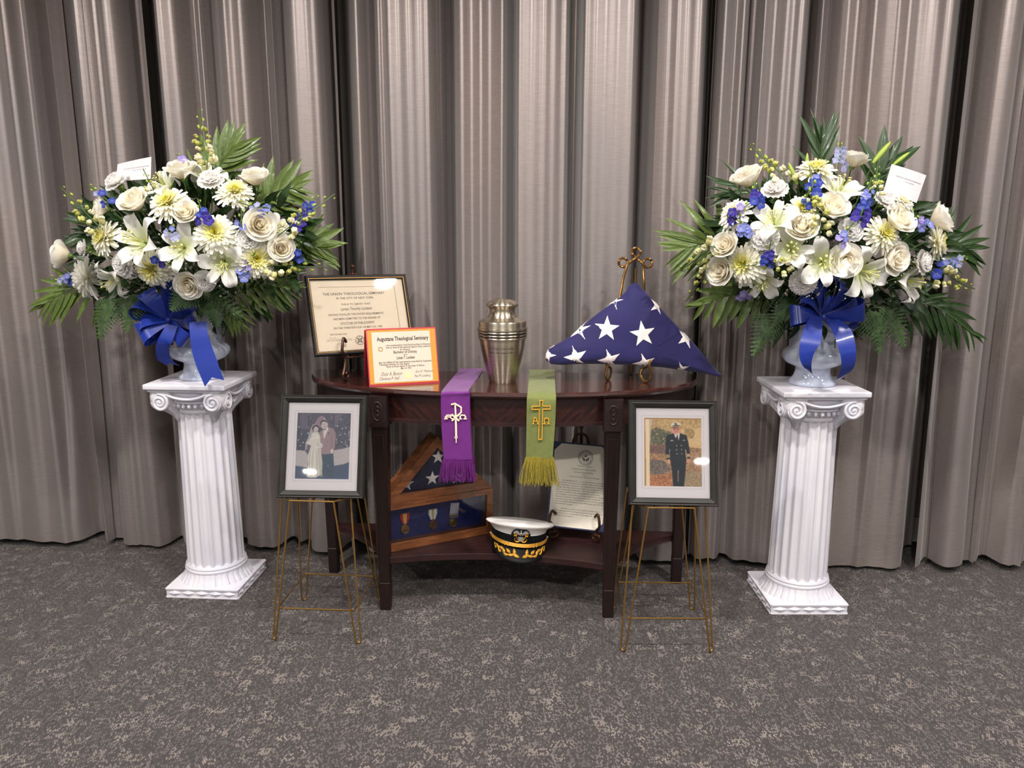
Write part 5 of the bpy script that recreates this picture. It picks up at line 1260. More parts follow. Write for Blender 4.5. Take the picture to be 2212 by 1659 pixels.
def lily_petal(width):
    def fn(u, v):
        a = v * R(118); rr = .62; y = .03 + rr * math.sin(a * .78) * 1.05 + v * .28; z = .55 * math.sin(v * math.pi * .62) - max(0, v - .6) ** 1.6 * 1.5
        w = width * math.sin(math.pi * min(1, .10 + .90 * v)) ** .75 * (1 - .15 * v); x = (u - .5) * 2 * w
        return (x, y, z - .10 * (1 - abs(2 * u - 1)) * math.sin(math.pi * v) + .05 * math.sin(9 * v + 5 * u) * abs(2 * u - 1) * v)
    c0, c1 = L4((196, 206, 120)), L4((252, 250, 246))
    m = MB().grid(fn, 5, 9, lambda u, v: mixc(mixc(c0, c1, v * 2.2), L4((222, 226, 170)), max(0, .35 - abs(2 * u - 1)) * 1.2 * (1 - v))); me = m.mesh('petal', angle=180, color=True); me.materials.append(M_PETAL); return me
LILY = [lily_petal(.32), lily_petal(.22)]
st_ = MB()
for k in range(6):
    a = k * math.pi / 3 + .3; c, s_ = math.cos(a), math.sin(a); st_.tube([(0, 0, .1), (.08 * c, .08 * s_, .4), (.2 * c, .2 * s_, .68)], .014, 4); st_.ball((.2 * c, .2 * s_, .69), .035, 1, (1.6 * abs(c) + .6, 1.6 * abs(s_) + .6, .6))
st_.tube([(0, 0, .1), (.02, .01, .5), (.04, .02, .8)], .022, 5); st_.ball((.04, .02, .81), .045, 1)
STAMEN = st_.mesh('stamens'); STAMEN.materials.append(plain('pale_green_stamen', (196, 196, 120), .5))
def strip_petal(L, w, rise, droop, scoop, c0, c1, n=5):
    def fn(u, v): return ((u - .5) * 2 * w * (math.sin(math.pi * (.12 + .76 * v)) ** .6), .06 + L * v, rise * math.sin(v * math.pi * .6) - droop * v * v + scoop * (2 * u - 1) ** 2)
    return MB().grid(fn, 2, n, lambda u, v: mixc(c0, c1, v * 1.3))
def mum_meshes(c_in, c_mid, c_out):
    m = MB(); rr = random.Random(11)
    def ring(n, L, w, tilt, z, off, ca, cb):
        for i in range(n):
            st = len(m.v); p = strip_petal(L * rr.uniform(.88, 1.08), w, .12 * L, .10 * L, w * .55, ca, cb, 4)
            m.add(p.v, p.f); m.c[st:] = p.c
            m.xf(Matrix.Translation((0, 0, z)) @ Matrix.Rotation(2 * math.pi * (i + off) / n + rr.uniform(-.06, .06), 4, 'Z') @ Matrix.Rotation(R(tilt + rr.uniform(-6, 6)), 4, 'X'), st)
    ring(24, .86, .105, 10, .02, .5, c_mid, c_out); ring(22, .72, .10, 24, .06, .2, c_mid, c_out); ring(17, .58, .08, 40, .10, 0, c_in, c_mid); ring(14, .44, .075, 54, .12, .3, c_in, c_mid); ring(11, .34, .07, 66, .14, .1, c_in, c_in); ring(7, .26, .065, 78, .15, 0, c_in, c_in)
    m.ball((0, 0, .16), .14, 1, (1, 1, .7), c_in)
    core = m.mesh('petals', angle=180, color=True); core.materials.append(M_PETAL)
    o = strip_petal(.98, .115, .08, .16, .045, c_mid, c_out, 5).mesh('petal', angle=180, color=True); o.materials.append(M_PETAL); return core, o
MUM_Y = mum_meshes(L4((226, 218, 92)), L4((240, 236, 170)), L4((252, 250, 238))); MUM_W = mum_meshes(L4((232, 226, 150)), L4((240, 238, 214)), L4((252, 250, 244)))
def carn_mesh():
    m = MB(); rr = random.Random(3)
    for ringi, (n, L, tilt) in enumerate(((11, .98, 8), (10, .9, 30), (9, .82, 50), (7, .72, 68), (5, .62, 82))):
        for i in range(n):
            st = len(m.v); ph = rr.uniform(0, 6)
            def fn(u, v):
                w = .04 + .34 * v ** .8; a = (u - .5) * 2; ru = .075 * math.sin(a * 8 + ph) * v ** 2; tooth = (.06 if int(round(u * 8)) % 2 else 0) * (v > .95)
                return (a * w, L * (v - tooth) * (1 - .12 * a * a), ru + .10 * L * v * v)
            m.grid(fn, 8, 4, lambda u, v: mixc(L4((240, 236, 226)), L4((254, 252, 250)), v * 1.3))
            m.xf(Matrix.Translation((0, 0, .05 * ringi)) @ Matrix.Rotation(2 * math.pi * (i + rr.random() * .4) / n, 4, 'Z') @ Matrix.Rotation(R(tilt + rr.uniform(-8, 8)), 4, 'X'), st)
    me = m.mesh('ruffled_petals', angle=180, color=True); me.materials.append(M_PETAL); return me
CARN = carn_mesh()
def delph_mesh(c, eye):
    m = MB()
    for k in range(5):
        st = len(m.v)
        m.grid(lambda u, v: ((u - .5) * 1.0 * math.sin(math.pi * (.12 + .72 * v)), .08 + .9 * v, .35 * math.sin(v * 1.6) - .12 * (2 * u - 1) ** 2), 2, 3, lambda u, v: mixc(eye, c, v * 2.4))
        m.xf(Matrix.Rotation(k * 2 * math.pi / 5, 4, 'Z'), st)
    m.ball((0, 0, .16), .16, 1, (1, 1, .8), eye); m.add([(-.05, 0, 0), (.05, 0, 0), (0, .05, -.9)], [(0, 1, 2)], c)
    me = m.mesh('floret', angle=180, color=True); me.materials.append(M_PETAL); return me
DELPH = {'blue': delph_mesh(L4((52, 70, 172)), L4((140, 150, 210))), 'peri': delph_mesh(L4((124, 134, 206)), L4((206, 208, 236))), 'purple': delph_mesh(L4((58, 46, 150)), L4((120, 110, 190))), 'pale': delph_mesh(L4((164, 168, 210)), L4((224, 224, 238))), 'lilac': delph_mesh(L4((160, 146, 214)), L4((220, 214, 238)))}
def snap_mesh(c, lip):
    m = MB(); m.ball((0, 0, .0), .55, 1, (.8, .8, 1.0), c); m.ball((0, .42, .18), .40, 1, (1.1, .8, .8), lip); m.ball((0, .30, .58), .34, 1, (1.15, .6, .7), lip); m.ball((0, -.1, -.6), .22, 1, (1, 1, 1.2), L4((140, 160, 80)))
    me = m.mesh('floret', color=True); me.materials.append(M_PETAL); return me
SNAP = [snap_mesh(L4((226, 222, 160)), L4((242, 238, 210))), snap_mesh(L4((196, 200, 104)), L4((214, 214, 130)))]
BUD = MB().ball((0, 0, 0), 1, 1, (.6, .6, 1)).mesh('bud'); BUD.materials.append(plain('green_flower_bud', (150, 166, 60), .5))
LBUD = MB().lathe([(.0, -1), (.10, -.95), (.17, -.6), (.21, -.1), (.19, .35), (.11, .78), (.03, .97), (0, 1)], 10).mesh('lily_bud'); LBUD.materials.append(M_BUDG)
def leaflet(w=.085, fold=.35, droop=.18):
    def fn(u, v):
        ww = w * math.sin(math.pi * (.06 + .94 * v) ** .8) ** .9 if v < .999 else .002; a = (u - .5) * 2
        return (a * ww, v, -droop * v * v + fold * ww * (abs(a) - .5))
    me = MB().grid(fn, 4, 8).mesh('leaflet', angle=60); return me
LEAFLET = {}
for nm, mt in (('palm', M_PALM), ('dark', M_DLEAF)):
    for wd, ww in (('n', .075), ('w', .125)):
        me = leaflet(ww); me.materials.append(mt); LEAFLET[nm + wd] = me

def frame_to(n, spin=0.0):
    return Vector(n).normalized().to_track_quat('Z', 'Y').to_matrix().to_4x4() @ Matrix.Rotation(spin, 4, 'Z')
class Bouquet:
    def __init__(s, side, cx, cy, rx, ry, vase, zx, zy, zs):
        s.side, s.cx, s.cy, s.rx, s.ry = side, cx, cy, rx, ry; s.v = Vector(vase); s.zoom = (zx, zy, zs); s.rr = random.Random(21 if side == 'left' else 22)
    def P(s, x, y): return (s.zoom[0] + x / s.zoom[2], s.zoom[1] + y / s.zoom[2])
    def loc(s, x, y, out=0.0):
        px, py = s.P(x, y); ex, ey = (px - s.cx) / s.rx, (py - s.cy) / s.ry; d = math.sqrt(max(0.0, 1 - ex * ex - ey * ey))
        Y = s.v.y - .07 - .19 * d - out; return at(px, py, Y), ex, ey, d
    def face(s, ex, ey, d, lean): return Vector((ex * 1.0 + lean[0], -(.40 + .75 * d) + lean[2], -ey * .75 + .32 + lean[1]))
    def size(s, dz): return dz / s.zoom[2] / F * (s.v.y * CT + .02) * .5
    def root(s, name, cat, x, y, d_, lab, lean, out=0.0, spin=None, grp=None):
        p, ex, ey, d = s.loc(x, y, out); n = s.face(ex, ey, d, lean); t = thing(name, lab, cat, p, group=grp)
        Mr = frame_to(n, s.rr.uniform(0, 6.28) if spin is None else spin); t.rotation_euler = Mr.to_euler(); r = s.size(d_); return t, Matrix.Scale(r, 4), r, n.normalized(), p
    def stem(s, t, p, n, r, thick=.0024):
        inv = wm(t).inverted(); foot = s.v + Vector((s.rr.uniform(-.05, .05), s.rr.uniform(-.05, .05), .24)); mid = p.lerp(foot, .45) - n * .03
        MB().tube([inv @ q for q in catmull([p - n * r * .25, p - n * (r * .4 + .02), mid, foot], 4)], thick, 5).build('stem', M_STEM, t)
    def rose(s, x, y, d, lab, lean=(0, 0, 0), op=1.0, out=.012):
        t, S, r, n, p = s.root('rose', 'rose', x, y, d, lab, lean, out, grp='white roses in the %s bouquet' % s.side)
        for me, cnt, off in ROSE:
            for k in range(cnt): put('petal', me, None, t, S @ Matrix.Translation((0, 0, -.42)) @ Matrix.Rotation(R(off) + 2 * math.pi * k / cnt + s.rr.uniform(-.12, .12), 4, 'Z') @ Matrix.Rotation(s.rr.uniform(-.05, .10) * op, 4, 'Y'))
        put('calyx', CALYX, None, t, S @ Matrix.Translation((0, 0, -.38))); put('rose_heart', HEART, None, t, S @ Matrix.Translation((0, 0, -.42))); s.stem(t, p, n, r)
    def lily(s, x, y, d, lab, lean=(0, 0, 0), out=.02, spin=None):
        t, S, r, n, p = s.root('lily', 'lily', x, y, d, lab, lean, out, spin, 'white lilies in the %s bouquet' % s.side)
        for k in range(6): put('petal', LILY[k % 2], None, t, S @ Matrix.Translation((0, 0, -.35)) @ Matrix.Rotation(k * math.pi / 3 + s.rr.uniform(-.12, .12), 4, 'Z') @ Matrix.Rotation(s.rr.uniform(-.16, .16), 4, 'X') @ Matrix.Diagonal((s.rr.uniform(.9, 1.12), s.rr.uniform(.92, 1.12), 1, 1)))
        put('stamens', STAMEN, None, t, S @ Matrix.Translation((0, 0, -.30))); s.stem(t, p, n, r)
    def mum(s, x, y, d, lab, lean=(0, 0, 0), yellow=True, out=.0):
        t, S, r, n, p = s.root('chrysanthemum', 'chrysanthemum', x, y, d, lab, lean, out, grp='chrysanthemums in the %s bouquet' % s.side); core, pet = MUM_Y if yellow else MUM_W
        stuff(put('petals', core, None, t, S))
        for k in range(24): put('petal', pet, None, t, S @ Matrix.Rotation(k * 2 * math.pi / 24 + s.rr.uniform(-.08, .08), 4, 'Z') @ Matrix.Rotation(R(s.rr.uniform(-14, 4)), 4, 'X') @ Matrix.Scale(s.rr.uniform(.85, 1.1), 4))
        s.stem(t, p, n, r)
    def carn(s, x, y, d, lab, lean=(0, 0, 0), out=.0):
        t, S, r, n, p = s.root('carnation', 'carnation', x, y, d, lab, lean, out, grp='white carnations in the %s bouquet' % s.side)
        stuff(put('ruffled_petals', CARN, None, t, S)); put('calyx', CALYX, None, t, S @ Matrix.Translation((0, 0, -.2))); s.stem(t, p, n, r)
    def spray(s, name, cat, x0, y0, x1, y1, lab, kinds, n, fs, wob=.5, out=.03, buds=3, stem_mat=None):
        """florets scattered along a line from x0, y0 (foot) to x1, y1 (tip)"""
        A, ex, ey, d = s.loc(x0, y0, out); B, ex2, ey2, d2 = s.loc(x1, y1, out); t = thing(name, lab, cat, A, group='%s sprays in the %s bouquet' % (cat, s.side)); r = s.size(fs)
        ax = (B - A); L = max(ax.length, 1e-4); axn = ax / L; sidev = axn.cross(Vector((0, 1, 0)))
        sidev = sidev.normalized() if sidev.length > .01 else Vector((1, 0, 0)); pts = [Vector((0, 0, 0)), ax * .5 + Vector((0, -.008, .004)), ax]
        inv = Vector(s.v + Vector((0, 0, .25))) - A
        MB().tube(catmull([inv, inv * .4 + Vector((0, .0, .01))] + pts + [ax + axn * r * .8 * buds], 4), .0017, 5).build('stem', stem_mat or M_STEM, t)
        for k in range(n):
            f = (k + .3) / n; sd = (1 if k % 2 else -1) * r * wob * 1.6 * (1 - .5 * f) + s.rr.uniform(-.3, .3) * r; q = ax * f + sidev * sd + Vector((0, -r * .6 * s.rr.random() - .004, 0))
            nn = Vector((sidev * (sd / (r + 1e-6)) * .5 + Vector((s.rr.uniform(-.3, .3), -1, s.rr.uniform(-.1, .5))))); sc = r * (1 - .35 * f) * s.rr.uniform(.75, 1.2)
            me = kinds[min(len(kinds) - 1, int(f * len(kinds)))]
            put('floret', me, None, t, Matrix.Translation(q) @ frame_to(nn, s.rr.uniform(0, 6.28)) @ Matrix.Scale(sc, 4))
        for k in range(buds):
            f = 1.02 + .10 * k; q = ax + axn * (k * r * .9) + sidev * (r * .4 * (1 if k % 2 else -1)); put('bud', BUD, None, t, Matrix.Translation(q) @ frame_to(axn + Vector((0, -.2, 0))) @ Matrix.Scale(r * .42 * (1 - .15 * k), 4))
    def delph(s, x0, y0, x1, y1, c, lab, n=4, fs=62, **k): s.spray('delphinium', 'delphinium', x0, y0, x1, y1, lab, [DELPH[q] for q in c.split('+')], n, fs, **k)
    def snap(s, x0, y0, x1, y1, lab, n=9, fs=70, **k): s.spray('snapdragon', 'snapdragon', x0, y0, x1, y1, lab, SNAP, n, fs, wob=.55, buds=5, **k)
    def frond(s, x0, y0, x1, y1, lab, n=8, ln=.17, kind='palmn', Y=.0, Y2=None, nrm=(0, -1, .25), a0=62, a1=22, sag=.02, name='palm_frond', down=0.0):
        A = at(*s.P(x0, y0), s.v.y + Y); B = at(*s.P(x1, y1), s.v.y + (Y if Y2 is None else Y2)); t = thing(name, lab, 'palm frond', A, group='palm fronds in the %s bouquet' % s.side); ax = B - A; L = ax.length
        inv = s.v + Vector((0, 0, .22)) - A; C = catmull([Vector((0, 0, 0)), ax * .5 + Vector((0, 0, sag)), ax], 8)
        MB().tube([inv] + C, [.0028] + [.0024 - .0016 * i / len(C) for i in range(len(C))], 5).build('rachis', M_STEM, t); nv = Vector(nrm).normalized()
        for k in range(n):
            f = .10 + .88 * k / (n - 1); i = f * (len(C) - 1); i0 = min(int(i), len(C) - 2); q = C[i0].lerp(C[i0 + 1], i - i0); tg = (C[i0 + 1] - C[i0]).normalized(); sv = tg.cross(nv).normalized(); lc = ln * (math.sin(math.pi * (.22 + .66 * f)) ** .7) * s.rr.uniform(.9, 1.1)
            for sd in (-1, 1):
                an = R(a0 + (a1 - a0) * f + s.rr.uniform(-6, 6)); dv = (tg * math.cos(an) + sv * sd * math.sin(an) + Vector((0, 0, -down))).normalized(); zv = (nv - dv * nv.dot(dv)).normalized(); xv = dv.cross(zv)
                put('leaflet', LEAFLET[kind], None, t, Matrix.Translation(q + sv * sd * .001) @ Matrix((xv, dv, zv)).transposed().to_4x4() @ Matrix.Rotation(s.rr.uniform(-.4, .4), 4, 'Y') @ Matrix.Scale(lc, 4))
        zv = (nv - ax.normalized() * nv.dot(ax.normalized())).normalized(); dv = ax.normalized()
        put('leaflet', LEAFLET[kind], None, t, Matrix.Translation(C[-1] - dv * .01) @ Matrix((dv.cross(zv), dv, zv)).transposed().to_4x4() @ Matrix.Scale(ln * .55, 4))
    def leaf(s, x0, y0, x1, y1, lab, kind='darkw', Y=-.05, wide=1.0, nrm=(0, -1, .3)):
        A = at(*s.P(x0, y0), s.v.y + Y); B = at(*s.P(x1, y1), s.v.y + Y); t = thing('long_leaf', lab, 'leaf', A, group='single leaves in the %s bouquet' % s.side); ax = B - A; dv = ax.normalized(); nv = Vector(nrm); zv = (nv - dv * nv.dot(dv)).normalized()
        put('leaf_blade', LEAFLET[kind], None, t, Matrix((dv.cross(zv), dv, zv)).transposed().to_4x4() @ Matrix.Diagonal((ax.length * wide, ax.length, ax.length, 1)))
        MB().tube([Vector((0, 0, 0)), s.v + Vector((0, 0, .24)) - A], .0016, 5).build('stem', M_STEM, t)
    def lbud(s, x0, y0, x1, y1, lab, Y=-.06):
        A = at(*s.P(x0, y0), s.v.y + Y); B = at(*s.P(x1, y1), s.v.y + Y); t = thing('lily_bud', lab, 'flower bud', A, group='closed lily buds in the %s bouquet' % s.side); ax = B - A
        put('bud', LBUD, None, t, Matrix.Translation(ax * .5) @ frame_to(ax) @ Matrix.Scale(ax.length * .5, 4)); MB().tube([Vector((0, 0, 0)), s.v + Vector((0, 0, .3)) - A], .0018, 5).build('stem', M_STEM, t)
    def fern(s, x0, y0, x1, y1, lab, n=12, ln=.066, Y=-.10, Y2=-.12, nrm=(0, -1, .2)):
        A = at(*s.P(x0, y0), s.v.y + Y); B = at(*s.P(x1, y1), s.v.y + Y2); t = thing('fern_frond', lab, 'fern', A, group='fern fronds in the %s bouquet' % s.side); ax = B - A; C = catmull([Vector((0, 0, 0)), ax * .5 + Vector((0, -.012, .014)), ax], 8); nv = Vector(nrm).normalized()
        MB().tube([s.v + Vector((0, 0, .24)) - A] + C, .0014, 5).build('rachis', M_STEM, t); m = MB()
        for k in range(n):
            f = .06 + .92 * k / (n - 1); i = f * (len(C) - 1); i0 = min(int(i), len(C) - 2); q = C[i0].lerp(C[i0 + 1], i - i0); tg = (C[i0 + 1] - C[i0]).normalized(); sv = tg.cross(nv).normalized(); lc = ln * (1 - f) ** .75 + .008
            for sd in (-1, 1):
                dv = (tg * .42 + sv * sd + Vector((0, 0, -.12))).normalized(); wv = dv.cross(nv).normalized(); steps = max(4, int(lc / .006)); vs = []
                for j in range(steps + 1):
                    g = j / steps; b = q + dv * lc * g - nv * .012 * g * g * lc / .06; w = (.0072 * (1 - g) ** .7 + .0008) * (1.0 if j % 2 else .45); vs += [b + wv * w, b, b - wv * w]
                m.add(vs, [f_ for j in range(steps) for f_ in ((3 * j, 3 * j + 3, 3 * j + 4, 3 * j + 1), (3 * j + 1, 3 * j + 4, 3 * j + 5, 3 * j + 2))])
        stuff(m.build('fern_pinnae', M_FERN, t, smooth=False))
    def filler(s):
        m = MB(); rr = random.Random(31 if s.side == 'left' else 32); lf_ = leaflet(.16, .3, .25); V = [v.co.copy() for v in lf_.vertices]; Fc = [tuple(p.vertices) for p in lf_.polygons]
        for k in range(560):
            a = rr.uniform(0, 2 * math.pi); r_ = math.sqrt(rr.random()) * .80; px, py = s.cx + s.rx * r_ * math.cos(a), s.cy + 14 + s.ry * (1.38 if math.sin(a) > 0 else .86) * r_ * math.sin(a); d = math.sqrt(max(0, 1 - r_ * r_)); Y = s.v.y + rr.uniform(-.10, .10) * d - .04 * d
            p = at(px, py, Y); out = Vector((math.cos(a) * r_ + rr.uniform(-.5, .5), -rr.uniform(.2, 1.0), -math.sin(a) * r_ * .9 + rr.uniform(-.6, .4))).normalized(); nv = Vector((rr.uniform(-.5, .5), -1, rr.uniform(-.2, .8))); zv = nv - out * nv.dot(out); zv = zv.normalized() if zv.length > .01 else out.orthogonal().normalized(); sc = rr.uniform(.05, .095)
            M = Matrix.Translation(p) @ Matrix((out.cross(zv), out, zv)).transposed().to_4x4() @ Matrix.Scale(sc, 4); m.add([M @ v for v in V], Fc)
        lf_ = None; o = m.build('filler_foliage', M_DLEAF, None, angle=60); stuff(o); o['label'] = 'dark green filler foliage packed behind the %s bouquet blooms' % s.side; o['category'] = 'foliage'
        b = MB()
        for k in range(150):
            a = rr.uniform(0, 2 * math.pi); r_ = math.sqrt(rr.random()) * .85; px, py = s.cx + s.rx * .75 * r_ * math.cos(a), s.cy + 40 + s.ry * .75 * r_ * math.sin(a); d = math.sqrt(max(0, 1 - r_ * r_)); p = at(px, py, s.v.y - .07 - .15 * d); b.ball(p, rr.uniform(.0016, .0036), 1); b.tube([p, p + Vector((rr.uniform(-.01, .01), .05, -.03))], .0004, 3)
        o = b.build('baby_breath', M_BABY, None); stuff(o); o['label'] = 'tiny white filler blossoms scattered through the %s bouquet' % s.side; o['category'] = 'flowers'
    def bow(s, cpx, cpy, zs, loops, tails, lab, Y=-.13):
        C = at(cpx, cpy, s.v.y + Y); t = thing('ribbon_bow', lab, 'bow', C); k_ = (s.v.y + Y) * 1.0 / F * 1.0
        for (dx, dz, ln, w, tw) in loops:
            d = Vector((dx, 0, dz)).normalized(); sv = Vector((-dz, 0, dx)).normalized(); wv = (sv * math.cos(R(tw)) + Vector((0, -1, 0)) * math.sin(R(tw))).normalized(); ov = d.cross(wv).normalized(); ov = ov if ov.y < 0 else -ov; Lm = ln * k_; Wm = w * k_
            def fn(u, v):
                a = u * 2 * math.pi; x = .5 * (1 - math.cos(a)); th = math.sin(a) * (.40 * x + .05); tap = .30 + .70 * x
                return d * Lm * x + ov * (Lm * .75 * th + .018 * x) + wv * Wm * (v - .5) * tap
            MB().grid(fn, 22, 4).build('ribbon_loop', M_SATIN, t, angle=180)
        MB().ball((0, -.012, 0), .009, 2, (1, .8, 1)).build('knot', M_SATIN, t)
        for pl, pr, dep, cut in tails:
            Lc = catmull([at(x, y, s.v.y + Y + dd) - C for (x, y), dd in zip(pl, dep)], 6); Rc = catmull([at(x, y, s.v.y + Y + dd) - C for (x, y), dd in zip(pr, dep)], 6); m = MB(); n = len(Lc)
            for i in range(n):
                for j in range(5): m.v.append(tuple(Lc[i].lerp(Rc[i], j / 4))); m.c.append((1, 1, 1, 1))
            for i in range(n - 1):
                for j in range(4): m.f.append((i * 5 + j, i * 5 + j + 1, i * 5 + 6 + j, i * 5 + 5 + j))
            if cut:
                a, b = n - 1, len(m.v); tg = (Lc[-1] - Lc[-2]).normalized()
                for j in range(5): m.v.append(tuple(Lc[-1].lerp(Rc[-1], j / 4) + tg * cut * abs(j - 2) / 2)); m.c.append((1, 1, 1, 1))
                for j in range(4): m.f.append((a * 5 + j, a * 5 + j + 1, b + j + 1, b + j))
            m.build('ribbon_tail', M_SATIN, t, angle=180)
    def card(s, quad, lab, lines, Y=-.17):
        q = [at(*s.P(x, y), s.v.y + Y + dy) for (x, y), dy in quad]; c = sum(q, Vector((0, 0, 0))) / 4; t = thing('gift_card', lab, 'card', c, group='gift cards in the bouquets'); m = MB()
        def fn(u, v):
            p = q[0].lerp(q[1], u).lerp(q[3].lerp(q[2], u), v) - c; return p + Vector((0, -.006 * math.sin(math.pi * u), 0))
        nrm = (q[1] - q[0]).cross(q[3] - q[0]).normalized(); nrm = nrm if nrm.y < 0 else -nrm
        m.grid(fn, 8, 4); m.grid(lambda u, v: fn(u, v) - nrm * .0006, 8, 4); m.build('card_sheet', M_CARD, t, angle=60)
        ux = (q[1] - q[0]); dz = (q[3] - q[0])
        for tx, u0, u1, v, h in lines:
            def wp(x, y, z): return tuple(fn(x, z) + nrm * .0007)
            V, Fs = text_mb(tx, 0, .004); mn = min(p.x for p in V); mx = max(p.x for p in V); vs = [fn(u0 + (p.x - mn) / (mx - mn) * (u1 - u0), v - p.y / .69 * h) + nrm * .0008 for p in V]
            me = bpy.data.meshes.new('printed_line'); me.from_pydata([tuple(p) for p in vs], [], Fs); put('printed_line', me, M_INK, t)
        bt = q[3].lerp(q[2], .5) - c; MB().tube([bt + Vector((0, .002, .01)), bt + Vector((0, .03, -.08))], .0016, 5).build('card_pick', M_STEM, t)
# ------------------------------------------------------------------ left bouquet
b = Bouquet('left', 418, 500, 300, 165, (-1.105, 2.694, PH), 60, 260, 3.253)
b.filler()
LB = 'of the left bouquet'
for a in ((1080, 360, 185, 'white rose at the top centre ' + LB + ', cup seen from the side', (0, .9, .2)), (755, 580, 190, 'large white rose below the gift card ' + LB, (.1, .5, 0)), (1115, 655, 150, 'white rose beside the middle chrysanthemum at the heart ' + LB, (.1, .2, 0)),
          (1600, 410, 175, 'white rose standing alone at the upper right ' + LB, (-.5, .7, .3)), (520, 620, 135, 'white rose half hidden under the blue florets, upper left ' + LB, (-.2, -.3, .3)), (1625, 735, 190, 'open white rose on the right side ' + LB + ', next to a lily', (.1, -.25, 0)),
          (1780, 900, 165, 'round white rose at the far right ' + LB + ', lowest on that side', (-.2, -.1, 0)), (1140, 1150, 175, 'white rose low in the middle ' + LB + ', right of the bow', (0, -.1, 0)), (250, 945, 175, 'white rose jutting out at the far left ' + LB, (-.7, .2, .4))):
    b.rose(*a)
for a in ((1000, 600, 280, 'yellow-centred chrysanthemum at the heart ' + LB + ', above the middle lily', (0, .5, 0), True), (1460, 520, 250, 'yellow-centred chrysanthemum at the upper right ' + LB, (.0, .6, 0), True), (1320, 800, 285, 'yellow-centred chrysanthemum right of centre ' + LB, (.1, .1, 0), True), (560, 830, 255, 'yellow-centred chrysanthemum at the left ' + LB + ' behind the big lily', (-.2, .2, 0), True),
          (890, 1030, 285, 'yellow-centred chrysanthemum above the bow ' + LB, (0, -.3, 0), True), (430, 1110, 300, 'white chrysanthemum seen sideways at the lower left ' + LB, (-.9, .0, .45), False), (1600, 970, 285, 'yellow-centred chrysanthemum at the lower right ' + LB, (.1, -.1, 0), True)):
    b.mum(*a)
for a in ((950, 440, 300, 'white lily behind the top rose ' + LB + ', leaning left', (-.4, .6, 0), -.01), (1250, 370, 300, 'white lily at the top ' + LB + ', right of the top rose', (.3, .8, .1), -.01), (770, 840, 390, 'large white lily left of centre ' + LB, (-.1, .2, 0), .03), (1075, 890, 310, 'white lily in the exact middle ' + LB, (.1, .0, 0), .03),
          (1375, 1010, 330, 'white lily right of the middle ' + LB + ', drooping', (0, -.3, 0), .03), (590, 1130, 300, 'white lily at the lower left ' + LB + ', hanging down', (-.1, -.5, 0), .03), (1740, 770, 250, 'white lily curling at the right edge ' + LB, (.4, .2, .2), -.01)):
    b.lily(*a)
for a in ((640, 450, 180, 'white carnation under the gift card ' + LB, (0, .5, 0)), (1290, 440, 180, 'white carnation between top lily and chrysanthemum ' + LB, (.1, .4, 0)), (700, 1010, 200, 'white carnation below the big lily ' + LB, (0, 0, 0)), (1550, 840, 180, 'white carnation between rose and chrysanthemum, right side ' + LB, (0, 0, 0)), (1245, 1125, 160, 'white carnation touching the lowest rose ' + LB, (0, 0, 0)), (410, 900, 130, 'small white carnation at the left edge ' + LB, (-.4, 0, 0))):
    b.carn(*a)
for a in ((600, 600, 470, 490, 'blue+blue+pale', 'bright blue delphinium sprig at the upper left ' + LB, 4), (1250, 720, 1220, 630, 'purple+blue', 'violet-blue delphinium cluster at the heart ' + LB, 5), (1690, 640, 1560, 600, 'peri+pale', 'pale blue delphinium sprig at the right ' + LB + ' above the open rose', 4), (1880, 760, 2000, 570, 'purple+purple+blue', 'dark purple delphinium spike at the far right ' + LB, 9), (1500, 760, 1500, 700, 'peri', 'single periwinkle delphinium left of the open rose ' + LB, 2), (1020, 830, 1010, 740, 'pale+peri', 'pale delphinium sprig above the middle lily ' + LB, 3),
          (900, 960, 980, 1000, 'blue+purple', 'blue delphinium florets between lily and chrysanthemum ' + LB, 3), (1500, 1090, 1560, 990, 'peri+lilac', 'lilac-blue delphinium cluster at the lower right ' + LB, 6), (340, 1120, 230, 1110, 'blue+peri+pale', 'blue delphinium sprig at the lower left edge ' + LB, 6), (1890, 980, 1900, 910, 'blue', 'blue delphinium florets beside the far right rose ' + LB, 3), (1090, 300, 1070, 270, 'lilac', 'lilac delphinium florets peeking over the top rose ' + LB, 3)):
    b.delph(*a[:5], a[5], a[6])
for a in ((1260, 310, 1225, 70, 'tall green-tipped snapdragon spire at the top ' + LB, 11, 100), (520, 760, 350, 590, 'cream snapdragon spray at the left edge ' + LB, 9, 102), (1800, 780, 1990, 640, 'cream snapdragon spray at the right edge ' + LB, 9, 102), (1680, 1030, 1900, 1030, 'cream snapdragon spray lying level at the lower right ' + LB, 9, 102), (880, 480, 860, 440, 'small green snapdragon tip right of the gift card ' + LB, 5, 66)):
    b.snap(*a[:5], n=a[5], fs=a[6])
b.frond(1290, 470, 1440, 200, 'broad pleated palm frond rising at the top ' + LB, n=7, ln=.15, kind='palmw', Y=.02, a0=50, a1=14)
b.frond(1560, 640, 1880, 470, 'fanned palm frond at the upper right ' + LB, n=7, ln=.14, kind='palmw', Y=.0, Y2=-.03, a0=62, a1=25)
b.frond(1800, 930, 2070, 890, 'palm frond at the far right ' + LB + ' beside the rose', n=7, ln=.14, kind='palmw', Y=.0, a0=55, a1=20)
b.frond(1420, 1240, 1830, 1180, 'palm frond spreading at the lower right ' + LB, n=9, ln=.125, kind='palmn', Y=-.06, Y2=-.08, a0=70, a1=25, down=.3)
b.frond(500, 1180, 150, 1265, 'palm frond reaching out at the lower left ' + LB, n=7, ln=.15, kind='palmn', Y=-.06, Y2=-.10, a0=52, a1=14, down=.3)
b.frond(1330, 1260, 1480, 1400, 'palm frond hanging over the vase ' + LB, n=6, ln=.12, kind='palmn', Y=-.10, Y2=-.10, a0=50, a1=20, down=.9)
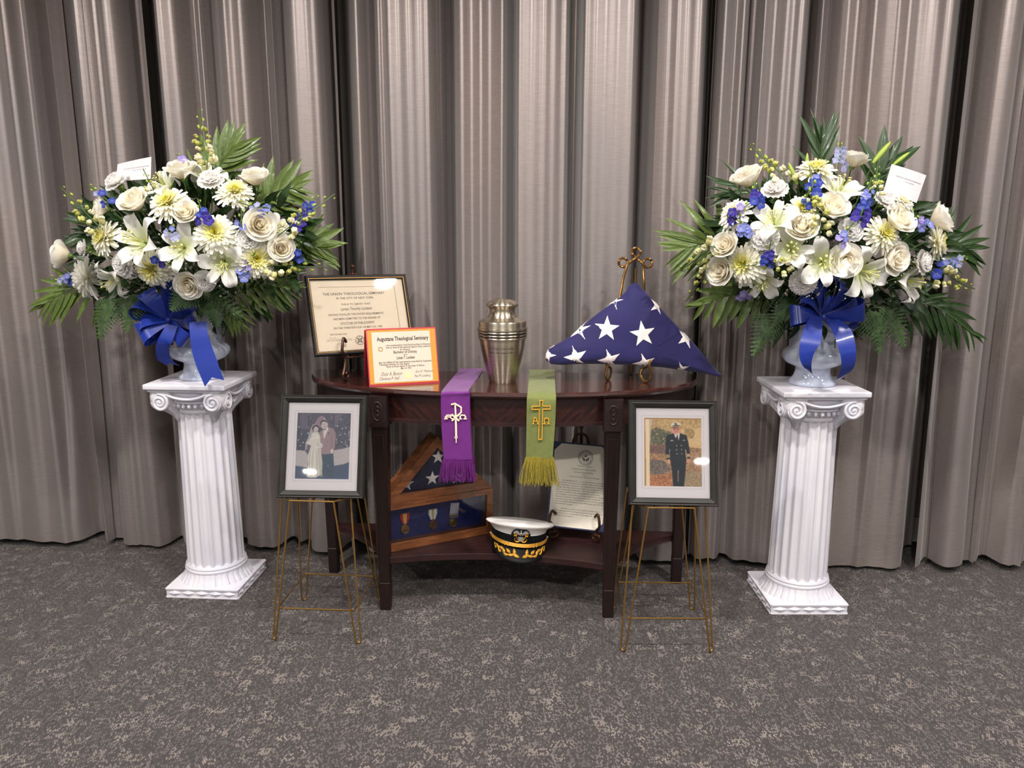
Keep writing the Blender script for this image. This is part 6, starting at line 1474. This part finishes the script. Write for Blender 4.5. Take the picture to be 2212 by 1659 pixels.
for a in ((560, 1240, 420, 1460, 'single hanging leaf at the lower left ' + LB, 'palmw', -.08, .8), (1160, 290, 1112, 195, 'upright bright leaf at the top ' + LB, 'palmw', -.02, .9), (1590, 600, 1680, 500, 'bright green leaf below the lone upper rose ' + LB, 'palmw', -.14, .9), (560, 960, 375, 895, 'narrow green leaf pointing left, left side ' + LB, 'palmw', -.12, .7), (1240, 860, 1110, 810, 'dark leaf under the violet-blue cluster ' + LB, 'darkw', -.26, .9)):
    b.leaf(*a)
for a in ((620, 1250, 500, 1530, 'fern frond drooping at the lower left ' + LB), (760, 1220, 690, 1480, 'second fern frond drooping left of the bow ' + LB), (1180, 1180, 1500, 1380, 'wide fern frond right of the bow ' + LB), (1190, 1180, 1010, 1330, 'fern frond crossing over the bow ' + LB), (1280, 1230, 1330, 1440, 'fern frond hanging right of the bow tails ' + LB)):
    b.fern(*a, Y=-.16 if 'crossing' in a[4] else -.12, Y2=-.20 if 'crossing' in a[4] else -.15)
b.card([((630, 308), .02), ((868, 256), 0), ((864, 412), 0), ((620, 430), .02)], 'white gift card at the upper left ' + LB, [('Dear friends, with love and sympathy always', .22, .95, .40, .035), ('Your family', .48, .74, .52, .03)])
b.bow(367, 690, 1, [(-.55, .85, 75, 52, 20), (-.15, 1, 95, 46, 50), (-1, .25, 78, 46, 60), (-.9, -.55, 72, 52, 15), (.75, .75, 62, 44, 30), (.55, -.55, 62, 46, 10), (.15, -1, 50, 44, 60), (-.6, -.2, 60, 48, 45), (.9, .1, 58, 42, 40), (-.3, .6, 60, 46, 0)],
      [([(360, 700), (343, 730), (336, 752), (340, 776), (352, 785)], [(384, 705), (372, 738), (366, 752), (368, 772), (378, 784)], (-.03, -.04, -.03, -.01, .0), .018),
       ([(408, 695), (411, 730), (415, 760), (424, 790), (437, 822)], [(446, 695), (449, 722), (459, 752), (470, 782), (479, 808)], (-.03, -.05, -.06, -.07, -.075), .022)], 'royal blue satin bow with notched tails under the left bouquet')
# ------------------------------------------------------------------ right bouquet
b = Bouquet('right', 1790, 510, 300, 165, (1.0235, 2.578, PH), 1420, 260, 3.0722)
b.filler()
RB = 'of the right bouquet'
for a in ((1305, 270, 165, 'white rose at the very top ' + RB + ', seen from the side', (.3, .9, .25)), (600, 390, 190, 'white rose at the upper left ' + RB + ', tilted left', (-.3, .8, .2)), (1155, 590, 185, 'white rose right of the green spire at the centre ' + RB, (.1, .4, 0)), (955, 715, 185, 'white rose at the heart ' + RB + ' below a yellow chrysanthemum', (0, .3, 0)), (1590, 665, 195, 'large white rose right of centre ' + RB + ' under the gift card', (0, .3, 0)),
          (1865, 660, 185, 'white rose at the right edge ' + RB + ', facing right', (.5, .2, .2)), (455, 835, 155, 'upper of two white roses stacked at the left edge ' + RB, (-.1, .3, 0)), (430, 1000, 175, 'lower of two white roses stacked at the left edge ' + RB, (-.1, .1, 0)), (1230, 930, 195, 'wide open white rose low in the middle ' + RB, (0, -.1, 0)), (1560, 915, 185, 'white rose low right of the middle ' + RB, (0, -.1, 0))):
    b.rose(*a)
for a in ((1050, 350, 255, 'yellow-centred chrysanthemum at the top ' + RB, (0, .8, .2), True), (955, 610, 225, 'yellow chrysanthemum at the heart ' + RB + ' above a rose', (0, .5, 0), True), (1480, 765, 245, 'yellow-centred chrysanthemum right of centre ' + RB, (.1, .2, 0), True), (1835, 815, 235, 'yellow-centred chrysanthemum at the right edge ' + RB, (.6, .0, .3), True), (590, 950, 275, 'yellow-centred chrysanthemum beside the stacked roses ' + RB, (-.4, .0, .1), True), (520, 630, 225, 'cream chrysanthemum at the left ' + RB + ' with purple florets', (-.5, .3, .2), False), (1610, 560, 180, 'white spidery chrysanthemum under the gift card ' + RB, (.2, .6, .2), False)):
    b.mum(*a)
for a in ((1220, 450, 340, 'white lily with curled petals near the top ' + RB, (0, .9, .0), .0), (770, 660, 300, 'white lily at the left of centre ' + RB, (-.2, .4, 0), .02), (890, 850, 290, 'white lily with yellow throat low left of centre ' + RB, (0, .0, 0), .02), (1105, 940, 340, 'large white lily low in the middle ' + RB, (-.2, .0, 0), .03), (1385, 1010, 350, 'white lily with yellow throat at the bottom middle ' + RB, (.1, -.2, 0), .03), (1680, 1070, 330, 'greenish white lily at the lower right ' + RB, (.3, .0, 0), .01), (700, 1070, 290, 'white lily at the lower left ' + RB + ', pointing down', (.1, -.5, 0), .02)):
    b.lily(*a)
for a in ((780, 480, 180, 'white carnation at the upper left ' + RB, (0, .5, 0)), (715, 780, 190, 'white carnation left of centre ' + RB, (0, .1, 0)), (1275, 735, 170, 'white carnation at the centre ' + RB + ' with blue florets', (0, .1, 0)), (1735, 945, 175, 'white carnation at the lower right ' + RB, (.1, .1, 0)), (965, 1065, 185, 'white carnation above the bow ' + RB, (0, -.2, 0)), (1490, 545, 150, 'white carnation left of the gift card ' + RB, (.1, .4, 0))):
    b.carn(*a)
for a in ((1020, 480, 1060, 360, 'blue+blue+peri', 'bright blue delphinium spike near the top ' + RB, 7), (1330, 680, 1400, 450, 'purple+blue+peri', 'tall blue delphinium spike right of the centre rose ' + RB, 13), (660, 560, 650, 470, 'blue+purple', 'dark blue delphinium behind the upper left rose ' + RB, 6), (470, 650, 570, 580, 'purple+lilac', 'purple delphinium florets over the cream chrysanthemum ' + RB, 4), (580, 760, 560, 690, 'peri', 'periwinkle delphinium cluster at the left ' + RB, 5), (1770, 720, 1720, 650, 'peri+lilac', 'periwinkle delphinium cluster at the right ' + RB, 6), (1200, 820, 1250, 750, 'lilac+peri', 'lilac delphinium florets on the central carnation ' + RB, 4), (720, 960, 740, 870, 'blue+purple', 'blue delphinium cluster low on the left ' + RB, 7),
          (560, 1170, 600, 1140, 'lilac', 'lilac drooping delphinium at the lower left ' + RB, 5), (1200, 300, 1210, 180, 'pale', 'pale delphinium spike at the top ' + RB + ' beside the top rose', 7), (1830, 1000, 2020, 920, 'blue+peri+pale', 'blue delphinium spray at the lower right edge ' + RB, 8), (970, 560, 980, 535, 'blue', 'small blue delphinium florets left of the centre spire ' + RB, 2)):
    b.delph(*a[:5], a[5], a[6])
for a in ((850, 410, 700, 250, 'green-tipped snapdragon spire leaning left at the top ' + RB, 10, 96), (1080, 760, 1040, 500, 'green snapdragon spire at the centre ' + RB, 12, 92), (380, 840, 220, 950, 'cream snapdragon spray at the left edge ' + RB + ' by the upper rose', 9, 94), (1860, 1020, 2010, 1080, 'cream snapdragon spray at the lower right edge ' + RB, 8, 94), (900, 960, 760, 960, 'cream snapdragon spray low on the left ' + RB, 7, 94), (350, 980, 270, 1090, 'cream snapdragon spray at the left edge ' + RB + ' by the lower rose', 7, 92), (1450, 480, 1455, 400, 'green snapdragon tip left of the gift card ' + RB, 5, 66)):
    b.snap(*a[:5], n=a[5], fs=a[6])
b.frond(540, 840, 190, 850, 'fanned palm frond at the left ' + RB, n=9, ln=.175, kind='palmn', Y=-.02, Y2=-.05, a0=68, a1=18)
b.frond(800, 1160, 300, 1210, 'palm frond drooping at the lower left ' + RB, n=8, ln=.12, kind='palmw', Y=-.06, Y2=-.12, a0=66, a1=30, down=.55)
b.frond(1780, 880, 2060, 850, 'dark palm frond at the right ' + RB, n=8, ln=.165, kind='darkn', Y=.0, Y2=.0, a0=55, a1=14)
b.frond(1600, 1200, 2080, 1400, 'dark palm frond sweeping down at the lower right ' + RB, n=9, ln=.145, kind='darkn', Y=-.05, Y2=-.08, a0=52, a1=16, down=.35, sag=.03)
b.frond(1080, 420, 1090, 150, 'dark palm frond rising at the top ' + RB, n=5, ln=.15, kind='darkn', Y=.02, a0=34, a1=10)
b.frond(1440, 480, 1520, 300, 'dark palm frond behind the lily buds ' + RB, n=5, ln=.15, kind='darkw', Y=.0, a0=40, a1=12)
b.frond(700, 540, 470, 470, 'dark palm frond at the upper left ' + RB, n=4, ln=.14, kind='darkn', Y=-.02, a0=45, a1=14)
for a in ((520, 430, 360, 395, 'dark leaf left of the upper left rose ' + RB, 'darkw', -.06, .9), (560, 340, 585, 250, 'dark upright leaf above the upper left rose ' + RB, 'darkw', -.02, .9), (740, 440, 760, 290, 'dark upright leaf right of the upper left rose ' + RB, 'darkw', -.03, .7), (1255, 690, 1250, 560, 'bright green leaf right of the centre rose ' + RB, 'palmw', -.22, .8), (860, 1300, 770, 1520, 'dark leaf hanging left of the vase ' + RB, 'darkw', -.08, .8), (1560, 1180, 1580, 1340, 'dark leaf hanging right of the bow ' + RB, 'darkw', -.10, .8), (1680, 1330, 1700, 1520, 'dark narrow leaf hanging at the lower right ' + RB, 'darkn', -.06, .8)):
    b.leaf(*a)
for a in ((1425, 290, 1550, 140, 'large green lily bud at the top right ' + RB), (1560, 300, 1675, 210, 'green lily bud behind the gift card ' + RB), (990, 350, 995, 215, 'upright green lily bud at the top ' + RB), (930, 430, 870, 280, 'green lily bud leaning left near the top ' + RB)):
    b.lbud(*a, Y=-.10)
for a in ((780, 1280, 640, 1560, 'fern frond drooping left of the vase ' + RB), (1400, 1260, 1480, 1540, 'fern frond drooping right of the vase ' + RB), (1480, 1240, 1640, 1500, 'second fern frond drooping at the lower right ' + RB), (900, 1180, 760, 1380, 'dark fern frond beside the bow ' + RB)):
    b.fern(*a, Y=-.10, Y2=-.12)
b.card([((1555, 290), .0), ((1785, 365), 0), ((1720, 548), 0), ((1500, 470), 0)], 'white gift card at the upper right ' + RB, [('Dear friends, with love and sympathy always', .20, .93, .36, .035), ('Your family', .48, .74, .46, .03)])
b.bow(1776, 684, 1, [(-.95, -.02, 74, 46, 20), (-.75, .5, 66, 44, 40), (-.45, .9, 80, 44, 25), (-.05, 1, 90, 44, 55), (.3, .95, 84, 44, 30), (.75, .65, 76, 44, 40), (.98, .25, 86, 46, 15), (.95, -.25, 72, 40, 50), (.12, .9, 50, 40, 10), (-.55, .25, 60, 44, 60)],
      [([(1750, 682), (1738, 708), (1728, 740), (1727, 770), (1734, 790), (1748, 803), (1768, 820)], [(1776, 684), (1776, 712), (1773, 740), (1760, 760), (1753, 785), (1756, 810), (1771, 821.5)], (-.03, -.06, -.08, -.085, -.08, -.06, -.04), 0),
       ([(1783, 690), (1800, 720), (1809, 745), (1816, 770), (1817, 795), (1806, 820), (1802, 823)], [(1812, 690), (1838, 712), (1847, 740), (1849, 765), (1846, 790), (1832, 808), (1808, 822)], (-.03, -.06, -.075, -.08, -.07, -.05, -.035), 0)], 'royal blue satin bow with curling tails under the right bouquet')
